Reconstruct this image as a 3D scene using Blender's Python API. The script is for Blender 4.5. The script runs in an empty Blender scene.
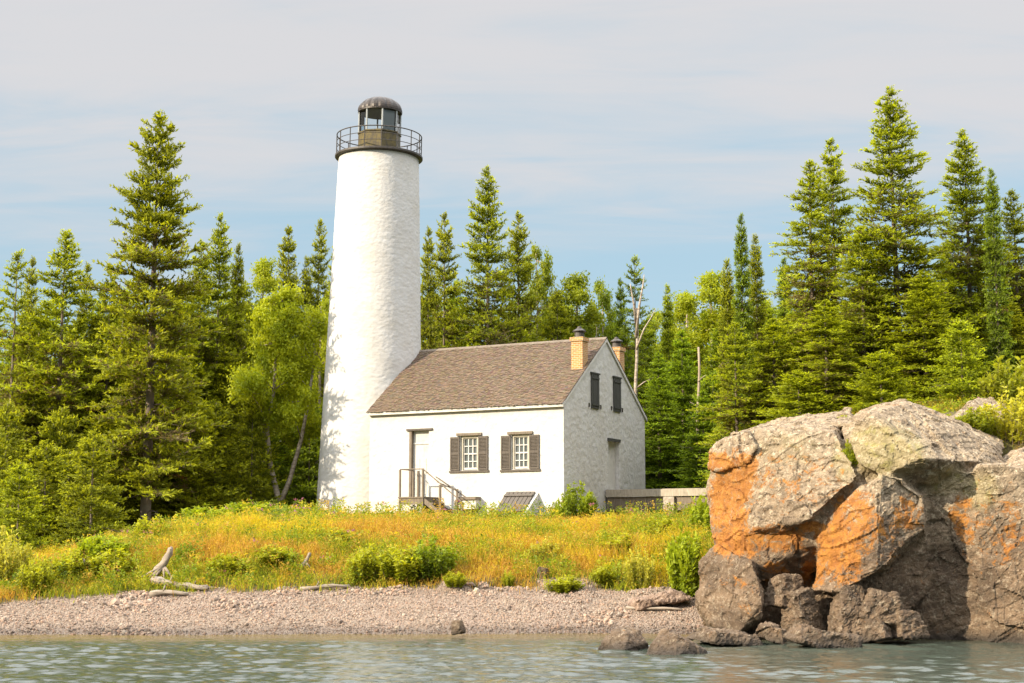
import bpy, bmesh, math, random
import numpy as np
from mathutils import Vector, Matrix

SC = bpy.context.scene
COL = SC.collection
R = math.radians
FPX, YH, CAMZ = 1500.0, 540.0, 2.6
PITCH = math.atan((YH - 341.5) / FPX)

def ray(px, py):
    cp, sp = math.cos(PITCH), math.sin(PITCH)
    u = 341.5 - py
    return Vector((px - 512.0, FPX * cp - u * sp, FPX * sp + u * cp))

def at(px, py, Y):
    d = ray(px, py)
    t = Y / d.y
    return Vector((d.x * t, Y, CAMZ + d.z * t))

def on_plane(px, py, p0, n):
    d = ray(px, py)
    o = Vector((0, 0, CAMZ))
    t = (p0 - o).dot(n) / d.dot(n)
    return o + d * t

# ------------------------------------------------------------------ noise
def _h(ix, iy, iz, seed):
    h = (ix.astype(np.int64) * 374761393 + iy.astype(np.int64) * 668265263 + iz.astype(np.int64) * 2147483647 + seed * 1274126177) & 0xffffffff
    h = ((h ^ (h >> 13)) * 1274126177) & 0xffffffff
    h = ((h ^ (h >> 16)) * 2246822519) & 0xffffffff
    return ((h ^ (h >> 15)) & 0xffffff) / float(0xffffff)

def vnoise(P, seed=0):
    P = np.asarray(P, float)
    i = np.floor(P)
    f = P - i
    f = f * f * (3 - 2 * f)
    i = i.astype(np.int64)
    r = 0
    for dx in (0, 1):
        wx = f[:, 0] if dx else 1 - f[:, 0]
        for dy in (0, 1):
            wy = f[:, 1] if dy else 1 - f[:, 1]
            for dz in (0, 1):
                wz = f[:, 2] if dz else 1 - f[:, 2]
                r = r + wx * wy * wz * _h(i[:, 0] + dx, i[:, 1] + dy, i[:, 2] + dz, seed)
    return r

def fbm(P, oct=4, seed=0, gain=0.5):
    P = np.asarray(P, float)
    a, s, t = 1.0, 0, 0
    for k in range(oct):
        s = s + a * vnoise(P, seed + k * 17)
        t += a
        a *= gain
        P = P * 2.03 + 11.3
    return s / t

def fbm2(x, y, sc, oct=4, seed=0):
    x = np.asarray(x, float); y = np.asarray(y, float)
    return fbm(np.stack([x.ravel() / sc, y.ravel() / sc, np.full(x.size, 0.5)], 1), oct, seed).reshape(x.shape)

def cells(P, seed=0):
    """Worley: id hash of the nearest cell and F2-F1"""
    P = np.asarray(P, float)
    i = np.floor(P).astype(np.int64)
    best = np.full(len(P), 9e9); sec = np.full(len(P), 9e9); val = np.zeros(len(P))
    for dx in (-1, 0, 1):
        for dy in (-1, 0, 1):
            for dz in (-1, 0, 1):
                a, b, c = i[:, 0] + dx, i[:, 1] + dy, i[:, 2] + dz
                q = np.stack([a + _h(a, b, c, seed), b + _h(a, b, c, seed + 1), c + _h(a, b, c, seed + 2)], 1)
                d = np.linalg.norm(P - q, axis=1)
                v = _h(a, b, c, seed + 3)
                nb = d < best
                sec = np.where(nb, best, np.minimum(sec, d))
                val = np.where(nb, v, val)
                best = np.where(nb, d, best)
    return val, sec - best

def sm(a, b, x):
    t = np.clip((np.asarray(x, float) - a) / (b - a), 0, 1)
    return t * t * (3 - 2 * t)

# ------------------------------------------------------------------ objects
def prop(o, label=None, cat=None, group=None, kind=None):
    if label: o['label'] = label
    if cat: o['category'] = cat
    if group: o['group'] = group
    if kind: o['kind'] = kind
    return o

def link(name, me, parent=None, loc=None):
    o = bpy.data.objects.new(name, me)
    COL.objects.link(o)
    if parent is not None: o.parent = parent
    if loc is not None: o.location = loc
    return o

def empty(name, label, cat, loc=(0, 0, 0), rz=0, group=None):
    o = bpy.data.objects.new(name, None)
    o.empty_display_size = 0.3
    COL.objects.link(o)
    o.location = loc
    o.rotation_euler = (0, 0, rz)
    return prop(o, label, cat, group)

def npmesh(name, V, F, mats=(), smooth=False, col=None, mi=None):
    """V (n,3); F list of (m,k) int arrays"""
    me = bpy.data.meshes.new(name)
    V = np.ascontiguousarray(V, np.float32)
    if isinstance(F, np.ndarray): F = [F]
    F = [np.asarray(f, np.int32) for f in F if len(f)]
    me.vertices.add(len(V)); me.vertices.foreach_set('co', V.ravel())
    loops = np.concatenate([f.ravel() for f in F])
    tot = np.concatenate([np.full(len(f), f.shape[1], np.int32) for f in F])
    start = np.concatenate([[0], np.cumsum(tot)[:-1]]).astype(np.int32)
    me.loops.add(len(loops)); me.loops.foreach_set('vertex_index', loops)
    me.polygons.add(len(tot)); me.polygons.foreach_set('loop_start', start)
    for m in mats: me.materials.append(m)
    if mi is not None: me.polygons.foreach_set('material_index', np.asarray(mi, np.int32))
    me.polygons.foreach_set('use_smooth', np.full(len(tot), bool(smooth)))
    if col is not None:
        ca = me.color_attributes.new('col', 'FLOAT_COLOR', 'POINT')
        c4 = np.ones((len(V), 4), np.float32); c4[:, :3] = col
        ca.data.foreach_set('color', c4.ravel())
    me.update(calc_edges=True)
    me.validate()
    return me

def fattr(me, name, vals):
    a = me.attributes.new(name, 'FLOAT', 'POINT')
    a.data.foreach_set('value', np.asarray(vals, np.float32))

class MB:
    """collects plain shapes for one mesh"""
    def __init__(s): s.v = []; s.f = []
    def add(s, vs, fs):
        n = len(s.v)
        s.v += [tuple(v) for v in vs]
        s.f += [tuple(i + n for i in f) for f in fs]
    def box(s, o, ax, ay, az):
        """corner o and three edge vectors"""
        o, ax, ay, az = map(Vector, (o, ax, ay, az))
        p = [o, o + ax, o + ax + ay, o + ay]
        p += [q + az for q in p]
        fs = [(0, 3, 2, 1), (4, 5, 6, 7), (0, 1, 5, 4), (1, 2, 6, 5), (2, 3, 7, 6), (3, 0, 4, 7)]
        if ax.cross(ay).dot(az) < 0: fs = [f[::-1] for f in fs]
        s.add(p, fs)
    def tube(s, pts, rad, n=8, cap=True):
        pts = [Vector(p) for p in pts]
        if not hasattr(rad, '__len__'): rad = [rad] * len(pts)
        vs, fs = [], []
        up = None
        for i, p in enumerate(pts):
            t = (pts[min(i + 1, len(pts) - 1)] - pts[max(i - 1, 0)]).normalized()
            if up is None: up = Vector((1, 0, 0)) if abs(t.x) < 0.8 else Vector((0, 1, 0))
            a = (up - t * up.dot(t)).normalized(); b = t.cross(a); up = a
            for k in range(n):
                an = 2 * math.pi * k / n
                vs.append(p + (a * math.cos(an) + b * math.sin(an)) * rad[i])
        for i in range(len(pts) - 1):
            for k in range(n):
                k2 = (k + 1) % n
                fs.append((i * n + k, i * n + k2, (i + 1) * n + k2, (i + 1) * n + k))
        if cap:
            fs.append(tuple(range(n - 1, -1, -1)))
            fs.append(tuple((len(pts) - 1) * n + k for k in range(n)))
        s.add(vs, fs)
    def lathe(s, prof, n=32, c=(0, 0, 0), a0=0.0, closed=True):
        c = Vector(c); vs, fs = [], []
        for r, z in prof:
            for k in range(n):
                an = a0 + 2 * math.pi * k / n
                vs.append(c + Vector((r * math.cos(an), r * math.sin(an), z)))
        for i in range(len(prof) - 1):
            for k in range(n):
                k2 = (k + 1) % n
                fs.append((i * n + k, i * n + k2, (i + 1) * n + k2, (i + 1) * n + k))
        if closed:
            fs.append(tuple(range(n - 1, -1, -1)))
            fs.append(tuple((len(prof) - 1) * n + k for k in range(n)))
        s.add(vs, fs)
    def prism(s, poly, ext):
        """planar polygon (3D) pushed along ext"""
        ext = Vector(ext); poly = [Vector(p) for p in poly]; n = len(poly)
        vs = poly + [p + ext for p in poly]
        nrm = Vector((0, 0, 0))
        for i in range(n): nrm += (poly[i]).cross(poly[(i + 1) % n])
        fs = [tuple(range(n - 1, -1, -1)), tuple(range(n, 2 * n))] + [(i, (i + 1) % n, n + (i + 1) % n, n + i) for i in range(n)]
        if nrm.dot(ext) < 0: fs = [f[::-1] for f in fs]
        s.add(vs, fs)
    def mesh(s, name, mat, smooth=False):
        me = bpy.data.meshes.new(name)
        me.from_pydata(s.v, [], s.f)
        if mat: me.materials.append(mat)
        if smooth: me.polygons.foreach_set('use_smooth', np.full(len(me.polygons), True))
        me.update()
        return me
    def build(s, name, mat, parent=None, smooth=False, bevel=0):
        me = s.mesh(name, mat, smooth)
        if bevel:
            bm = bmesh.new(); bm.from_mesh(me)
            bmesh.ops.bevel(bm, geom=bm.edges[:], offset=bevel, segments=1, affect='EDGES', clamp_overlap=True)
            bm.to_mesh(me); bm.free()
        return link(name, me, parent)

# ------------------------------------------------------------------ materials
class NT:
    def __init__(s, name):
        s.m = bpy.data.materials.new(name); s.m.use_nodes = True
        s.t = s.m.node_tree; s.n = s.t.nodes; s.L = s.t.links
        s.b = s.n['Principled BSDF']; s.out = s.n['Material Output']
    def node(s, typ, **k):
        n = s.n.new(typ)
        for a, v in k.items():
            if a.startswith('_'):
                n.inputs[a[1:].replace('_', ' ')].default_value = v
            else: setattr(n, a, v)
        return n
    def link(s, a, b): s.L.new(a, b)
    def coord(s, kind='Object', scale=(1, 1, 1)):
        tc = s.node('ShaderNodeTexCoord'); mp = s.node('ShaderNodeMapping')
        mp.inputs['Scale'].default_value = scale
        s.link(tc.outputs[kind], mp.inputs['Vector'])
        return mp.outputs[0]
    def noise(s, vec, scale, detail=4, rough=0.55, dist=0):
        n = s.node('ShaderNodeTexNoise')
        n.inputs['Scale'].default_value = scale; n.inputs['Detail'].default_value = detail
        n.inputs['Roughness'].default_value = rough; n.inputs['Distortion'].default_value = dist
        s.link(vec, n.inputs['Vector'])
        return n.outputs['Fac']
    def vor(s, vec, scale, feature='F1', out='Distance', rand=1):
        n = s.node('ShaderNodeTexVoronoi', feature=feature)
        n.inputs['Scale'].default_value = scale
        n.inputs['Randomness'].default_value = rand
        s.link(vec, n.inputs['Vector'])
        return n.outputs[out]
    def ramp(s, fac, stops, interp='LINEAR'):
        n = s.node('ShaderNodeValToRGB'); cr = n.color_ramp; cr.interpolation = interp
        while len(cr.elements) < len(stops): cr.elements.new(0.5)
        for e, (p, c) in zip(cr.elements, stops):
            e.position = p
            e.color = (c, c, c, 1) if not hasattr(c, '__len__') else (*c, 1)
        s.link(fac, n.inputs[0])
        return n.outputs[0]
    def mix(s, fac, a, b, mode='MIX'):
        n = s.node('ShaderNodeMix', data_type='RGBA', blend_type=mode)
        for sock, v in ((n.inputs[0], fac), (n.inputs[6], a), (n.inputs[7], b)):
            if hasattr(v, 'is_linked'): s.link(v, sock)
            elif hasattr(v, '__len__'): sock.default_value = (*v, 1)
            else: sock.default_value = v
        return n.outputs[2]
    def math(s, op, a, b=0.0, clamp=False):
        n = s.node('ShaderNodeMath', operation=op, use_clamp=clamp)
        for sock, v in ((n.inputs[0], a), (n.inputs[1], b)):
            if hasattr(v, 'is_linked'): s.link(v, sock)
            else: sock.default_value = v
        return n.outputs[0]
    def attr(s, name, out='Color'):
        n = s.node('ShaderNodeAttribute', attribute_name=name)
        return n.outputs[out]
    def bump(s, h, strength=0.5, dist=0.05, normal=None):
        n = s.node('ShaderNodeBump')
        n.inputs['Strength'].default_value = strength; n.inputs['Distance'].default_value = dist
        s.link(h, n.inputs['Height'])
        if normal is not None: s.link(normal, n.inputs['Normal'])
        return n.outputs[0]
    def set(s, color=None, rough=None, metal=None, normal=None, spec=None):
        for k, v in (('Base Color', color), ('Roughness', rough), ('Metallic', metal), ('Normal', normal), ('Specular IOR Level', spec)):
            if v is None: continue
            if hasattr(v, 'is_linked'): s.link(v, s.b.inputs[k])
            elif hasattr(v, '__len__'): s.b.inputs[k].default_value = (*v, 1)
            else: s.b.inputs[k].default_value = v
        return s.m
# ------------------------------------------------------------------ camera, light, sky
cam = bpy.data.cameras.new('camera'); cam.sensor_width = 36; cam.lens = FPX / 1024 * 36
cam.clip_start = 0.5; cam.clip_end = 6000
camo = link('camera', cam, loc=(0, 0, CAMZ)); camo.rotation_euler = (R(90) + PITCH, 0, 0)
SC.camera = camo

SUN_EL, SUN_AZ = R(27), R(62)           # azimuth measured from the viewer's side towards the left
S = Vector((-math.sin(SUN_AZ) * math.cos(SUN_EL), -math.cos(SUN_AZ) * math.cos(SUN_EL), math.sin(SUN_EL)))
sun = bpy.data.lights.new('sun', 'SUN'); sun.energy = 3.7; sun.angle = R(0.53); sun.color = (1.0, 0.86, 0.66)
suno = link('sun', sun, loc=(-40, -30, 60)); suno.rotation_euler = S.to_track_quat('Z', 'Y').to_euler()

W = bpy.data.worlds.new('World'); SC.world = W; W.use_nodes = True
wt = W.node_tree; wn = wt.nodes; bg = wn['Background']; bg.inputs['Strength'].default_value = 0.15
def wnode(typ, **k):
    n = wn.new(typ)
    for a, v in k.items(): setattr(n, a, v)
    return n
sky = wnode('ShaderNodeTexSky', sky_type='NISHITA', sun_disc=False)
sky.sun_elevation = SUN_EL; sky.sun_rotation = math.atan2(S.x, S.y); sky.air_density = 1.0; sky.dust_density = 1.0; sky.ozone_density = 1.0
tc = wnode('ShaderNodeTexCoord')
sp = wnode('ShaderNodeSeparateXYZ'); wt.links.new(tc.outputs['Generated'], sp.inputs[0])
def wm(op, a, b=0.0, clamp=False):
    n = wnode('ShaderNodeMath', operation=op, use_clamp=clamp)
    for sock, v in ((n.inputs[0], a), (n.inputs[1], b)):
        if hasattr(v, 'is_linked'): wt.links.new(v, sock)
        else: sock.default_value = v
    return n.outputs[0]
den = wm('ADD', wm('MAXIMUM', sp.outputs[2], 0.0), 0.10)
cx = wm('DIVIDE', sp.outputs[0], den); cy = wm('DIVIDE', sp.outputs[1], den)
cb = wnode('ShaderNodeCombineXYZ'); wt.links.new(cx, cb.inputs[0]); wt.links.new(cy, cb.inputs[1])
def wnoise(scale, sx, sy, detail, rough, dist, off):
    mp = wnode('ShaderNodeMapping'); mp.inputs['Scale'].default_value = (sx, sy, 1); mp.inputs['Location'].default_value = (off, off * 0.7, 0.3); mp.inputs['Rotation'].default_value = (0, 0, R(14))
    wt.links.new(cb.outputs[0], mp.inputs[0])
    n = wnode('ShaderNodeTexNoise'); n.inputs['Scale'].default_value = scale; n.inputs['Detail'].default_value = detail
    n.inputs['Roughness'].default_value = rough; n.inputs['Distortion'].default_value = dist
    wt.links.new(mp.outputs[0], n.inputs['Vector'])
    return n.outputs['Fac']
n1 = wnoise(1.0, 0.42, 1.0, 6, 0.52, 0.6, 3.1)
n2 = wnoise(3.2, 0.35, 1.2, 6, 0.6, 0.9, 8.4)
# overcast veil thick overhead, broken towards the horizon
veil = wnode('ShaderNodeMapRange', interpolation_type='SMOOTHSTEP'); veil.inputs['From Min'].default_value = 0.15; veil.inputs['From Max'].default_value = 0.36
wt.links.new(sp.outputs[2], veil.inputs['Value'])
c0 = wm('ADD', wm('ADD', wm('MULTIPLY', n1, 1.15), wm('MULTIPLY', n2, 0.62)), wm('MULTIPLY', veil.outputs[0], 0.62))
cm = wnode('ShaderNodeMapRange', interpolation_type='SMOOTHSTEP'); cm.inputs['From Min'].default_value = 0.90; cm.inputs['From Max'].default_value = 1.42
wt.links.new(c0, cm.inputs['Value'])
blue = wnode('ShaderNodeMix', data_type='RGBA', blend_type='MIX'); blue.inputs[0].default_value = 0.92
wt.links.new(sky.outputs[0], blue.inputs[6]); blue.inputs[7].default_value = (1.10, 1.57, 1.87, 1)
mixc = wnode('ShaderNodeMix', data_type='RGBA', blend_type='MIX')
wt.links.new(wm('MULTIPLY', cm.outputs[0], 0.88), mixc.inputs[0]); wt.links.new(blue.outputs[2], mixc.inputs[6]); mixc.inputs[7].default_value = (2.02, 1.95, 1.97, 1)
# overhead sky, out of view, brightened as added fill for the shaded walls
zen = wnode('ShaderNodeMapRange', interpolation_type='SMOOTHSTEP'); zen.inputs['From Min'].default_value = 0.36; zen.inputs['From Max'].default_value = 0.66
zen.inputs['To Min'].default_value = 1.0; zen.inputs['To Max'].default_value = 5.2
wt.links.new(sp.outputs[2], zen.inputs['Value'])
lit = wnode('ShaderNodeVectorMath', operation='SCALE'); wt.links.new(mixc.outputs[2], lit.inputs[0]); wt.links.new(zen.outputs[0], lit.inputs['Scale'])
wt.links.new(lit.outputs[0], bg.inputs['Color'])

vs = SC.view_settings; vs.view_transform = 'Standard'; vs.look = 'None'; vs.exposure = 1.3; vs.gamma = 1; vs.use_curve_mapping = False
SC.render.engine = 'CYCLES'
SC.cycles.use_denoising = True
SC.cycles.max_bounces = 6; SC.cycles.diffuse_bounces = 3; SC.cycles.glossy_bounces = 3; SC.cycles.transmission_bounces = 5; SC.cycles.transparent_max_bounces = 8
SC.cycles.caustics_reflective = False; SC.cycles.caustics_refractive = False

# ------------------------------------------------------------------ terrain
def shore(x):
    x = np.asarray(x, float)
    return 42.5 + 0.30 * np.sin(x * 0.23 + 1.0) + 0.12 * np.sin(x * 0.9) + 0.25 * sm(3.5, 6.5, x) * -1.0

def terrain(x, y):
    x = np.asarray(x, float); y = np.asarray(y, float)
    d = y - shore(x)
    beach = 0.33 * d - 0.012 * d * d
    bw = 4.1 - 1.3 * sm(-10, -16, x)                       # beach width
    e = d - bw
    zb = 0.33 * bw - 0.012 * bw * bw
    up = zb + 2.37 * (1 - np.exp(-np.clip(e, 0, 40) / 5.0)) * (1 - 0.62 * sm(-9.5, -20, x) * sm(36, 24, d) - 0.2 * sm(-9.5, -20, x))
    z = np.where(d < 0, 0.22 * d, np.where(e < 0, beach, up))
    z = np.maximum(z, -4)
    z = z + 0.035 * np.clip(d - 22, 0, 400) * 0.9 * (1 - 0.55 * sm(60, 300, d))
    z = z + (fbm2(x, y, 3.0, 3, 5) - 0.5) * 0.35 * sm(2.5, 6, d) + (fbm2(x, y, 0.8, 3, 9) - 0.5) * 0.12 * sm(0.0, 1.0, d)
    # low steps of bedrock in the upper beach
    ledge = sm(0.55, 0.62, fbm2(x, y * 2.2, 1.6, 3, 31)) * sm(1.6, 2.4, d) * sm(5.2, 4.0, d) * sm(-6, -1.5, x)
    z = z + 0.16 * ledge
    # headland on the right
    h = sm(6.2, 9.0, x - (y - 45) * 0.14 + (fbm2(x, y, 2.5, 2, 3) - 0.5) * 1.0) * sm(41.0, 43.6, y)
    top = 5.55 + 0.10 * np.clip(y - 44, 0, 12) + 0.15 * np.clip(x - 9, 0, 8) * sm(44, 48, y)
    z = z + np.clip(top - z, 0, 99) * h
    return z

def gh(px, py, y0=40.5, y1=70.0):
    """distance at which the line of sight through (px, py) meets the ground"""
    Ys = np.arange(y0, y1, 0.05); d = ray(px, py)
    z = CAMZ + d.z / d.y * Ys; x = d.x / d.y * Ys
    hit = np.nonzero(terrain(x, Ys) >= z)[0]
    return float(Ys[hit[0]]) if len(hit) else y1

def tz(x, y): return float(terrain(np.array([x]), np.array([y]))[0])

def axis(*segs):
    out = []
    for a, b, st in segs: out.append(np.arange(a, b, st))
    return np.concatenate(out)

def grid(xs, ys):
    X, Y = np.meshgrid(xs, ys); ny, nx = X.shape
    i = np.arange(ny * nx).reshape(ny, nx)
    F = np.stack([i[:-1, :-1], i[:-1, 1:], i[1:, 1:], i[1:, :-1]], -1).reshape(-1, 4)
    return X.ravel(), Y.ravel(), F

xs = axis((-3000, -400, 260), (-400, -60, 20), (-60, -24, 1.0), (-24, 22, 0.14), (22, 60, 1.0), (60, 400, 20), (400, 3001, 260))
ys = axis((36, 40, 0.5), (40, 48.5, 0.10), (48.5, 62, 0.22), (62, 130, 1.5), (130, 400, 20), (400, 3001, 260))
gx, gy, GF = grid(xs, ys)
gz = terrain(gx, gy)
gd = gy - shore(gx)
edge = 4.1 - 1.4 * sm(-9, -15, gx) + (fbm2(gx, gy, 1.1, 3, 41) - 0.5) * 2.0
isb = (gd < edge) & ((gx < 6.8) | (gd < 0.3))
fb = isb[GF].all(1)
gv = np.stack([gx, gy, gz], 1)

def sub(V, F):
    u, inv = np.unique(F.ravel(), return_inverse=True)
    return V[u], inv.reshape(F.shape), u

m = NT('soil')
v = m.coord('Object')
c = m.mix(m.noise(v, 0.6, 5), (0.045, 0.045, 0.015), (0.16, 0.13, 0.035))
c = m.mix(m.ramp(m.noise(v, 5, 5, 0.7), [(0.4, 0.0), (0.65, 1.0)]), c, (0.06, 0.045, 0.02))
M_soil = m.set(c, 1.0, normal=m.bump(m.noise(v, 9, 6), 0.8, 0.1))

m = NT('shingle_beach')
v = m.coord('Object')
st = m.vor(v, 19, 'F1', 'Color')
bw_ = m.node('ShaderNodeRGBToBW'); m.link(st, bw_.inputs[0])
c = m.ramp(bw_.outputs[0], [(0.15, (0.16, 0.115, 0.08)), (0.5, (0.23, 0.17, 0.12)), (0.85, (0.28, 0.225, 0.17))])
c = m.mix(m.ramp(m.noise(v, 0.5, 3), [(0.4, 0), (0.7, 0.35)]), c, (0.27, 0.19, 0.15))
wet = m.attr('wet', 'Fac')
c = m.mix(wet, c, (0.10, 0.07, 0.045))
h = m.vor(v, 19)
M_beach = m.set(c, m.math('SUBTRACT', 0.95, m.math('MULTIPLY', wet, 0.55)), normal=m.bump(h, 1.0, -0.06))

for nm, sel, mat in (('ground', ~fb, M_soil), ('beach', fb, M_beach)):
    V_, F_, u = sub(gv, GF[sel])
    me = npmesh(nm, V_, F_, [mat], smooth=True)
    if nm == 'beach':
        dd = gd[u] + (fbm2(gx[u], gy[u], 0.5, 2, 2) - 0.5) * 0.25
        fattr(me, 'wet', 0.75 * sm(0.8, 0.15, dd))
    prop(link(nm, me), kind='structure')

# ------------------------------------------------------------------ water
xs = axis((-3000, -300, 300), (-300, -30, 15), (-30, -17, 0.5), (-17, 17, 0.075), (17, 30, 0.5), (30, 300, 15), (300, 3001, 300))
ys = axis((-3000, -300, 300), (-300, 0, 20), (0, 24, 1.0), (24, 43.6, 0.06))
wx, wy, WF = grid(xs, ys)
def waves(x, y):
    rng = np.random.default_rng(4)
    z = np.zeros_like(x)
    wob = fbm2(x, y, 2.6, 2, 77) * 5.0
    for k in range(26):
        lam = 0.16 * (1.125 ** k)
        if lam > 2.2: lam = rng.uniform(0.3, 1.2)
        ang = rng.normal(R(80), 0.42)
        amp = 0.0056 * lam ** 0.45
        ph = rng.uniform(0, 6.28)
        z += amp * np.sin((x * math.cos(ang) + y * math.sin(ang)) * 6.283 / lam + ph + wob * rng.uniform(0.4, 1.2))
    g = 0.55 + 0.9 * fbm2(x * 0.5, y, 3.5, 2, 13)
    return z * g
wz = waves(wx, wy) * sm(-26, -16, wx) * sm(26, 16, wx) * sm(22, 25, wy)
wz = wz * (0.2 + 0.8 * sm(0.0, 6.0, shore(wx) - wy))
m = NT('lake_water')
v = m.coord('Object', (0.6, 1.6, 1))
shal = m.attr('shallow', 'Fac')
c = m.mix(shal, (0.040, 0.050, 0.038), (0.13, 0.095, 0.025))
M_water = m.set(c, 0.02, normal=m.bump(m.noise(v, 11, 4, 0.6, 0.5), 0.25, 0.03))
m.b.inputs['IOR'].default_value = 1.333
me = npmesh('lake', np.stack([wx, wy, wz], 1), WF, [M_water], smooth=True)
fattr(me, 'shallow', sm(3.6, 0.0, shore(wx) - wy + (fbm2(wx, wy, 1.5, 2, 8) - 0.5) * 1.5))
prop(link('lake', me), kind='structure')

# ------------------------------------------------------------------ scattered pebbles
def ico():
    bm = bmesh.new(); bmesh.ops.create_icosphere(bm, subdivisions=1, radius=1)
    V = np.array([v.co for v in bm.verts]); F = np.array([[v.index for v in f.verts] for f in bm.faces]); bm.free()
    return V, F
IV, IF = ico()
def rand_rot(rng, n):
    q = rng.normal(size=(n, 4)); q /= np.linalg.norm(q, axis=1)[:, None]
    w, x, y, z = q.T
    return np.stack([1 - 2 * (y * y + z * z), 2 * (x * y - z * w), 2 * (x * z + y * w),
                     2 * (x * y + z * w), 1 - 2 * (x * x + z * z), 2 * (y * z - x * w),
                     2 * (x * z - y * w), 2 * (y * z + x * w), 1 - 2 * (x * x + y * y)], 1).reshape(n, 3, 3)
rng = np.random.default_rng(11)
n = 38000
px_ = rng.uniform(-17, 6.2, n); dd = rng.uniform(-0.3, 5.2, n); py_ = shore(px_) + dd
keep = (dd < 4.1 - 1.3 * sm(-9, -15, px_) + (fbm2(px_, py_, 1.1, 3, 41) - 0.5) * 2.2)
px_, py_, dd = px_[keep], py_[keep], dd[keep]; n = len(px_)
r = np.exp(rng.normal(-3.95, 0.42, n)) * (1 + 0.9 * sm(0.57, 0.7, fbm2(px_, py_, 1.4, 2, 91)))
Rm = rand_rot(rng, n)
sc = np.stack([r, r * rng.uniform(0.7, 1, n), r * rng.uniform(0.45, 0.8, n)], 1)
Vp = np.einsum('nij,nkj->nki', Rm, IV[None] * sc[:, None] * rng.uniform(0.82, 1.15, (n, len(IV), 1)))
Vp += np.stack([px_, py_, terrain(px_, py_) + r * 0.25], 1)[:, None]
pal = np.array([(0.27, 0.19, 0.135), (0.22, 0.155, 0.11), (0.29, 0.235, 0.18), (0.17, 0.125, 0.09), (0.27, 0.175, 0.12), (0.12, 0.09, 0.068)])
cp = pal[rng.integers(0, len(pal), n)] * rng.uniform(0.85, 1.4, (n, 1))
cp *= (1 - 0.5 * sm(1.0, 0.15, dd + (fbm2(px_, py_, 0.6, 2, 19) - 0.5) * 0.5))[:, None]
Fp = (IF[None] + (np.arange(n) * len(IV))[:, None, None]).reshape(-1, 3)
m = NT('pebble'); M_peb = m.set(m.attr('col'), 0.85)
me = npmesh('beach_pebbles', Vp.reshape(-1, 3), Fp, [M_peb], smooth=False, col=np.repeat(cp, len(IV), 0))
prop(link('beach_pebbles', me), 'loose pinkish grey pebbles covering the shingle beach', 'pebbles', kind='stuff')
# ------------------------------------------------------------------ lighthouse and keeper's house
def plaster(name, base, big, lump):
    m = NT(name)
    v = m.coord('Object')
    c = m.mix(m.ramp(m.noise(v, 1.3, 6, 0.65), [(0.35, 0.0), (0.7, 1.0)]), base, tuple(b * k for b, k in zip(base, (0.90, 0.87, 0.82))))
    c = m.mix(m.ramp(m.noise(v, 7, 6, 0.75), [(0.58, 0.0), (0.70, 0.45)]), c, (0.52, 0.47, 0.40))
    streak = m.noise(m.coord('Object', (5, 5, 0.35)), 1.2, 5, 0.6)
    c = m.mix(m.ramp(streak, [(0.58, 0.0), (0.75, 0.22)]), c, (0.55, 0.48, 0.38))
    b1 = m.bump(m.noise(v, big, 3, 0.5), 1.0, lump)
    b2 = m.bump(m.noise(v, 22, 4, 0.6), 0.45, 0.014, b1)
    b3 = m.bump(m.vor(v, 5.0, 'SMOOTH_F1'), 0.5, lump * 0.7, b2)
    return m.set(c, 0.9, normal=b3)
M_plaster = plaster('whitewashed_rubble', (0.51, 0.50, 0.478), 4.0, 0.045)
M_tower = plaster('whitewashed_brick', (0.51, 0.50, 0.478), 5.5, 0.010)

def wood(name, c1, c2, scale=(3, 3, 0.4)):
    m = NT(name); v = m.coord('Object', scale)
    n_ = m.noise(v, 9, 5, 0.65)
    c = m.mix(m.ramp(n_, [(0.3, 0), (0.7, 1)]), c1, c2)
    c = m.mix(m.ramp(m.noise(m.coord('Object'), 4, 4), [(0.55, 0), (0.75, 0.5)]), c, tuple(x * 0.6 for x in c1))
    return m.set(c, 0.8, normal=m.bump(n_, 0.4, 0.01))
M_grey_wood = wood('weathered_wood', (0.095, 0.072, 0.05), (0.20, 0.16, 0.115))
M_shut = wood('brown_shutter_paint', (0.060, 0.048, 0.037), (0.105, 0.085, 0.065))
M_dark = wood('dark_shutter_paint', (0.028, 0.028, 0.024), (0.05, 0.05, 0.042))
M_white = wood('white_trim_paint', (0.46, 0.44, 0.40), (0.56, 0.54, 0.50))
M_cream = wood('cream_frame_paint', (0.40, 0.36, 0.28), (0.46, 0.42, 0.34))
M_board = wood('pale_boardwalk_wood', (0.24, 0.20, 0.15), (0.40, 0.35, 0.27))
M_door = wood('faded_door_paint', (0.42, 0.405, 0.37), (0.50, 0.485, 0.45))
M_hatch = wood('grey_hatch_boards', (0.06, 0.05, 0.042), (0.13, 0.112, 0.09), (6, 0.5, 6))

m = NT('window_glass'); v = m.coord('Object')
M_pane = m.set(m.mix(m.noise(v, 2.5, 3), (0.035, 0.045, 0.045), (0.14, 0.155, 0.15)), 0.06)

m = NT('clear_glass')
tr = m.node('ShaderNodeBsdfTransparent'); gl = m.node('ShaderNodeBsdfGlossy'); gl.inputs['Roughness'].default_value = 0.02
tr.inputs['Color'].default_value = (0.93, 0.95, 0.95, 1)
fr = m.node('ShaderNodeFresnel'); fr.inputs['IOR'].default_value = 1.45
mx = m.node('ShaderNodeMixShader'); m.link(fr.outputs[0], mx.inputs[0]); m.link(tr.outputs[0], mx.inputs[1]); m.link(gl.outputs[0], mx.inputs[2]); m.link(mx.outputs[0], m.out.inputs[0])
M_clear = m.m

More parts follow.
